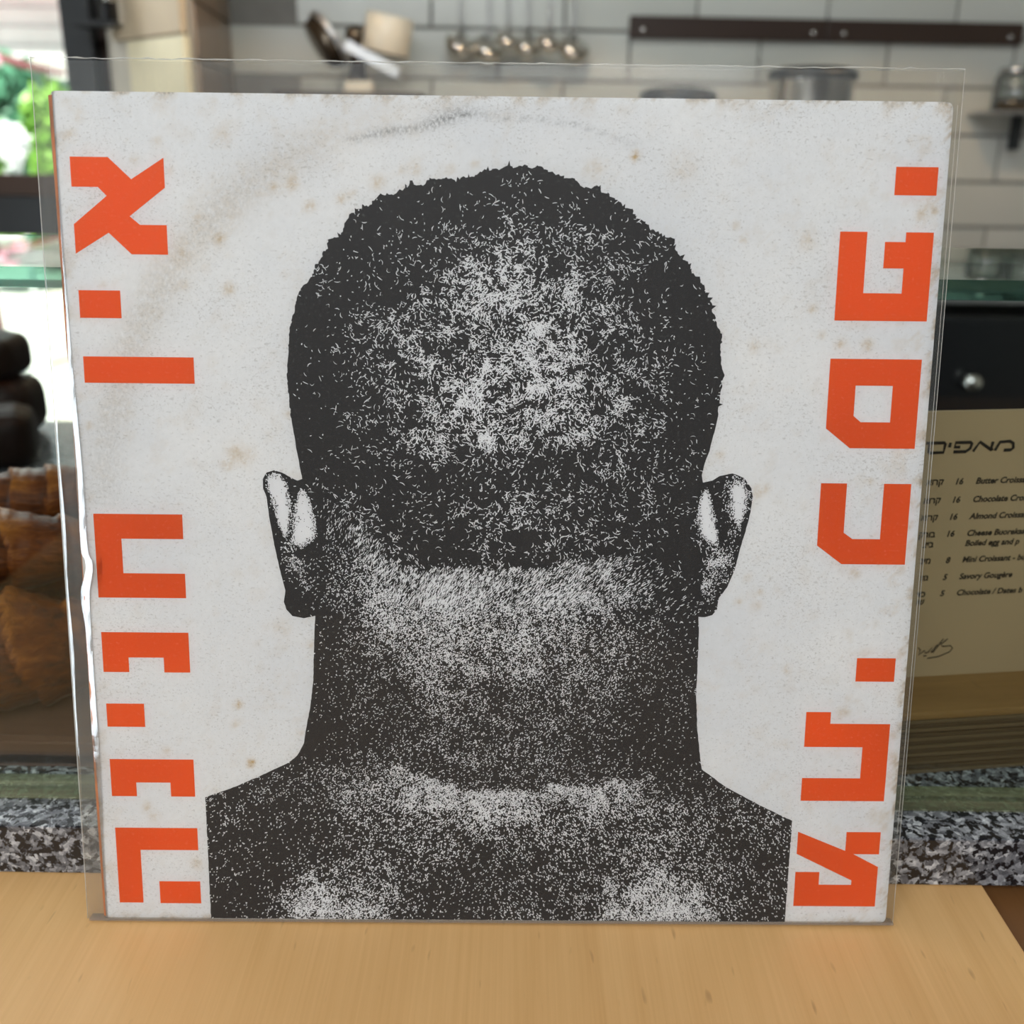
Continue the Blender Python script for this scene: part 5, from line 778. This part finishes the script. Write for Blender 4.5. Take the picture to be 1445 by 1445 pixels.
ribbon('menu_signature', [sg([(180, 1085), (210, 1110), (195, 1165), (255, 1120), (270, 1150), (300, 1140), (330, 1085), (330, 1150), (385, 1060)]), sg([(350, 1150), (440, 1000)]), sg([(490, 1000), (420, 1060), (450, 1085), (530, 1080), (560, 1110), (530, 1150), (420, 1195), (300, 1208)]), sg([(250, 1180), (290, 1178)])], 0.00055, M_INKTEXT, menu)

# ------------------------------------------------------------------ kitchen behind
kc = empty('kitchen_counter', (0.5, 1.75, -0.95), 'stainless steel kitchen counter against the tiled wall', 'counter')
box('worktop', (0.05, -0.01, 1.03), (2.2, 0.66, 0.04), M_DULLSTEEL, kc, bev=0.003)
for sx in (-0.9, 1.1): box('leg', (sx, 0.15, 0.505), (0.04, 0.04, 1.0), M_DULLSTEEL, kc)
ov = empty('undercounter_oven', (0.85, 1.42, -0.95), 'black oven under the steel counter with a small bright knob', 'oven')
box('body', (0, 0.20, 0.50), (0.86, 0.50, 0.99), M_BLACKOVEN, ov, bev=0.006)
dr = box('oven_door', (0, -0.055, 0.45), (0.80, 0.02, 0.62), M_BLACKOVEN, ov, bev=0.004)
tube('handle', [(-0.34, -0.10, 0.80), (0.34, -0.10, 0.80)], 0.010, M_BLACKPAINT, dr)
lathe('knob', [(0.016, 0), (0.016, 0.02), (0.012, 0.026)], M_STEEL, ov, 16, Matrix.Translation((-0.075, -0.052, 0.888)) @ Matrix.Rotation(math.pi / 2, 4, 'X'))
G = 'tall pots on the steel counter'
def pot(x, y, r, h, label):
    t = empty('stockpot', (x, y, 0.10), label, 'pot', G)
    lathe('pot_body', [(r * 0.94, 0), (r, 0.012), (r, h - 0.035), (r * 1.03, h - 0.032), (r * 1.03, h - 0.028)], M_STEEL, t, 40)
    lathe('pot_lid', [(r * 1.05, h - 0.030), (r * 1.08, h - 0.026), (r * 1.08, h - 0.014), (r * 0.85, h - 0.006), (r * 0.2, h - 0.002)], M_BLACKPAINT, t, 40)
    lathe('lid_knob', [(0.012, h - 0.002), (0.012, h + 0.008), (0.02, h + 0.012), (0.02, h + 0.016)], M_DARKSTEEL, t, 16) if False else None
pot(0.600, 1.90, 0.083, 0.368, 'tall steel stockpot with a black lid, the right one of two')
pot(0.331, 1.90, 0.072, 0.326, 'steel stockpot with a dark lid showing just over the record cover')
G = 'magnetic knife strips on the tiles'
def onwall(s, off, z): return Vector((0.25 + s * math.cos(YAW) + off * math.sin(YAW), 2.17 + s * math.sin(YAW) - off * math.cos(YAW), z))
for s0, s1, scr, lab in ((-0.001, 0.443, (0.029, 0.413), 'dark wooden magnetic strip on the tiles, nearer the ladles'), (0.446, 0.896, (0.483, 0.867), 'dark wooden magnetic strip on the tiles, at the right frame edge')):
    p = onwall((s0 + s1) / 2, 0.012, 0.5605); t = empty('knife_strip', p, lab, 'knife strip', G, YAW)
    box('bar', (0, 0, 0), (s1 - s0, 0.016, 0.0455), M_STRIP, t, bev=0.002)
    for q in scr: lathe('screw', [(0.0055, 0), (0.0055, 0.003), (0.003, 0.0045)], M_STEEL, t, 12, Matrix.Translation((q - (s0 + s1) / 2, -0.008, -0.006)) @ Matrix.Rotation(math.pi / 2, 4, 'X'))
rail = tag(tube('utensil_rail', [onwall(-0.42, 0.055, 0.685), onwall(-0.09, 0.055, 0.685)], 0.005, M_STEEL), 'thin steel rail on the tiles that the ladles hang from', 'rail')
G = 'steel ladles on the rail'
LD = [(-0.123, 0.519, 0.034, 'leftmost'), (-0.061, 0.511, 0.036, 'second from left, hanging lowest'), (-0.017, 0.525, 0.0275, 'third from left, small'), (0.024, 0.519, 0.034, 'fourth from left'), (0.071, 0.522, 0.0285, 'fifth from left, small'), (0.125, 0.514, 0.037, 'rightmost, largest')]
for x, z0, r, w in LD:
    y0 = 2.105 - 0.045 * (r < 0.03); t = empty('ladle', (x, y0, z0), 'shiny steel ladle on the tiled wall, ' + w, 'ladle', G)
    lathe('bowl', [(r * math.sin(a), -r * math.cos(a)) for a in np.linspace(0.12, 1.75, 12)], M_LADLE, t, 28, Matrix.Rotation(math.radians(24), 4, 'Y') @ Matrix.Rotation(math.radians(28), 4, 'X'))
    tube('handle', [(0, 0.018, 0.012), (0, 0.024, 0.05), (0, 0.02, 0.13), (0, 0.018, 0.168)], [0.0030, 0.0034, 0.0034, 0.003], M_DULLSTEEL, t)
# small wall shelf with jars, far right
sp_ = onwall(0.90, 0.075, 0.392); sh = empty('wall_shelf', sp_, 'small steel shelf on a bracket on the tiles at right', 'shelf', rz=YAW)
box('plate', (0.05, 0, 0), (0.30, 0.14, 0.006), M_DULLSTEEL, sh, bev=0.001); box('front_lip', (0.05, -0.068, 0.010), (0.30, 0.003, 0.018), M_DARKSTEEL, sh)
box('bracket', (0.013, 0.05, -0.040), (0.014, 0.030, 0.075), M_BLACKPAINT, sh)
G = 'glass jars on the small wall shelf'
for dx, r, h, lab in ((-0.032, 0.043, 0.088, 'short glass jar at the left end of the small wall shelf'), (0.068, 0.048, 0.112, 'taller glass jar with steel lid on the small wall shelf')):
    t = empty('glass_jar', sp_ + Vector((dx, 0, 0.0032)), lab, 'jar', G)
    lathe('jar_body', [(r * 0.95, 0), (r, 0.006), (r, h - 0.016), (r * 0.85, h - 0.008)], M_JAR, t, 24); lathe('jar_lid', [(r * 0.88, h - 0.009), (r * 0.9, h), (r * 0.8, h + 0.003)], M_STEEL, t, 24)
    lathe('jar_contents', [(r * 0.88, 0.004), (r * 0.9, h * 0.32), (r * 0.4, h * 0.36)], M_DARKSTEEL, t, 18)
# rack with pans, mid left
rk = empty('steel_rack', (-0.335, 1.95, 0.10), 'small steel rack holding leaning pans beside the ladles', 'rack')
box('rack_top', (0, 0, 0.300), (0.30, 0.20, 0.006), M_DARKBROWN, rk)
for sx in (-0.14, 0.14):
    for sy in (-0.09, 0.09): box('rack_leg', (sx, sy, 0.150), (0.012, 0.012, 0.30), M_DARKBROWN, rk)
def frame_tilt(a, b=0.0): return Matrix.Rotation(b, 4, 'Z') @ Matrix.Rotation(a, 4, 'Y')
t = empty('round_pan', (-0.395, 1.95, 0.500), 'dark round pan with bright steel rim leaning on the rack', 'pan')
Mp = Matrix.Rotation(math.radians(54), 4, 'Y') @ Matrix.Rotation(math.radians(-18), 4, 'X')
lathe('pan_body', [(0.040, -0.016), (0.050, -0.012), (0.056, 0.010), (0.057, 0.012), (0.052, 0.012), (0.044, -0.008)], M_DARKSTEEL, t, 32, Mp)
lathe('pan_rim', [(0.054, 0.006), (0.0600, 0.008), (0.0600, 0.018), (0.056, 0.019)], M_ALU, t, 32, Mp)
t = empty('pepper_mill', (-0.338, 2.01, 0.4032), 'dark round knobbed mill standing behind the leaning pan', 'mill')
lathe('mill_body', [(0.022, 0), (0.024, 0.02), (0.014, 0.06), (0.018, 0.095)], M_DARKBROWN, t, 20); lathe('mill_head', [(0.012, 0.095), (0.024, 0.108), (0.024, 0.125), (0.010, 0.138)], M_DARKSTEEL, t, 20)
t = empty('cream_canister', (-0.268, 1.985, 0.522), 'cream cylindrical canister lying on the leaning steel tray', 'canister')
Mc = Matrix.Rotation(math.radians(12), 4, 'Y') @ Matrix.Rotation(math.radians(4), 4, 'X')
lathe('canister_body', [(0.047, -0.038), (0.049, -0.034), (0.049, 0.032), (0.046, 0.036)], M_CANISTER, t, 32, Mc); lathe('canister_base', [(0.046, -0.040), (0.050, -0.036)], M_DARKSTEEL, t, 32, Mc)
t = empty('steel_baking_tray', (-0.292, 1.94, 0.462), 'bright steel baking tray leaning under the cream canister', 'tray')
Rt = Matrix.Rotation(math.radians(27), 3, 'Y')
box('tray_sheet', (0, 0.01, 0), (0.118, 0.07, 0.004), M_ALU, t, rot=Rt); box('tray_lip', (0, -0.036, 0.006), (0.118, 0.004, 0.020), M_ALU, t, rot=Rt)
t = empty('storage_box', (-0.318, 1.90, 0.4032), 'small cream box standing on the rack behind the plastic film', 'box')
box('box_body', (0, 0, 0.011), (0.056, 0.05, 0.022), M_CANISTER, t, bev=0.002)
# folded shutter leaves on the pier by the door
dl = (PL - PC); al = math.atan2(dl.y, dl.x); nl = Vector((-dl.y, dl.x)).normalized()
if nl.y > 0: nl = -nl
cs_ = PC + dl * 0.42 + nl * 0.012
shut = empty('shutter', (cs_.x, cs_.y, 0.3), 'cream wall shutter with tan upper leaf and black hinges beside the door', 'shutter', rz=al)
wL = dl.length * 0.80
box('upper_leaf', (0, 0, 0.345), (wL, 0.016, 0.300), M_TAN, shut, bev=0.003)
box('lower_leaf', (-0.03, 0, 0.035), (wL * 0.80, 0.016, 0.312), M_CREAM, shut, bev=0.003)
for q in (-0.075, 0.055): box('hinge', (q, -0.012 if nl.y < 0 else 0.012, 0.182), (0.020, 0.02, 0.020), M_BLACKPAINT, shut)
t = empty('wall_bottle', (-0.800, 1.86, 0.545), 'dark bottle with a silvery cap beside the black door jamb', 'bottle')
lathe('bottle_body', [(0.018, -0.02), (0.020, -0.016), (0.020, 0.05), (0.009, 0.08)], M_BLACKOVEN, t, 20); lathe('bottle_cap', [(0.010, 0.012), (0.0115, 0.013), (0.0115, 0.026), (0.008, 0.03)], M_STEEL, t, 14, Matrix.Translation((0.012, -0.022, 0)))
box('bottle_bracket', (-0.03, 0.03, -0.024), (0.09, 0.09, 0.008), M_BLACKPAINT, t)

# ------------------------------------------------------------------ outdoors
house = empty('white_house', (-4.6, 13.0, -0.95), 'white plank sided house across the street with a red awning', 'house')
box('house_wall', (0, 0.3, 2.0), (5.0, 0.3, 4.4), M_SIDING, house)
for k in range(16): box('plank', (0, 0.13, 0.62 + 0.21 * k), (5.0, 0.03, 0.19), M_SIDING, house, rot=Matrix.Rotation(math.radians(4), 3, 'X'))
bm = bmesh.new(); add_box(bm, (0, -0.12, 2.60 + 0.60), (5.2, 0.55, 0.05), rot=Matrix.Rotation(math.radians(14), 3, 'X')); 
for v in bm.verts: pass
from_bm('awning', bm, M_AWNING, house)
def bush(c, rx, ry, rz, n, mat, label, cat='bush', group=None, name='leafy_bush', leaf=0.09, z0=-0.95):
    t = empty(name, (c[0], c[1], z0), label, cat, group); v, f = [], []
    for _ in range(n):
        d = np.array([rng.normal(), rng.normal(), rng.normal()]); d /= np.linalg.norm(d); q = rng.uniform(0.45, 1.0) ** 0.5
        lump = 1 + 0.22 * math.sin(5 * d[0] + 2 * d[2] + c[0]) + 0.15 * math.sin(7 * d[2] + 3 * d[1])
        p = np.array((d[0] * rx, d[1] * ry, d[2] * rz)) * q * lump + np.array((0, 0, c[2] - z0))
        a, b = rng.normal(size=3), rng.normal(size=3); a /= np.linalg.norm(a); b -= a * (a @ b); b /= np.linalg.norm(b); s = leaf * rng.uniform(0.6, 1.3)
        k = len(v); v += [p - a * s, p + b * s * 0.45, p + a * s, p - b * s * 0.45]; f.append((k, k + 1, k + 2, k + 3))
    o = from_py('foliage', v, f, mat, t); o['kind'] = 'stuff'
    tube('stem', [(0, 0, 0), (0.02, 0, (c[2] - z0) * 0.5), (0, 0, c[2] - z0)], [0.022, 0.018, 0.012], M_SIDING if mat is M_LEAFW else M_LEAF2, t)
    return t
G = 'bushes across the street'
bush((-4.85, 10.6, 0.50), 0.60, 0.5, 0.55, 2600, M_LEAF2, 'tall blue green bush standing before the white house', group=G)
bush((-4.78, 8.9, 0.22), 0.36, 0.34, 0.40, 2200, M_LEAF, 'bright yellow green bush at the left of the door view', group=G)
bush((-4.02, 9.3, 0.16), 0.38, 0.4, 0.62, 2200, M_LEAF, 'bright green bush close to the black door jamb', group=G)
bush((-5.6, 11.9, -0.62), 1.1, 0.35, 0.34, 3200, M_LEAF, 'low green hedge seen under the door rail', group=G)
bush((-3.72, 7.6, 0.30), 0.09, 0.08, 0.14, 300, M_LEAFW, 'white blossoms in front of the green bushes', group=G, leaf=0.05)
fs = empty('flowering_branch', (-2.6, 5.5, 0.0), 'dark red branch with pink flowers across the view outdoors', 'branch')
tube('branch', [(-0.35, 0, -0.95), (-0.40, 0, 0.4), (-0.30, 0, 0.80), (-0.16, 0, 0.74), (0.02, 0, 0.69), (0.20, 0, 0.66)], [0.03, 0.03, 0.025, 0.022, 0.018, 0.014], M_MAROON, fs)
for p in ((-0.30, -0.03, 0.80), (-0.25, -0.03, 0.77), (-0.20, -0.03, 0.735), (-0.14, -0.03, 0.715), (-0.22, -0.03, 0.83)):
    bm = bmesh.new()
    for k in range(7):
        bmesh.ops.create_icosphere(bm, subdivisions=1, radius=0.016, matrix=Matrix.Translation(Vector(p) + Vector((random.gauss(0, .014), random.gauss(0, .014), random.gauss(0, .014)))))
    o = from_bm('blossom', bm, M_PETAL, fs, True)
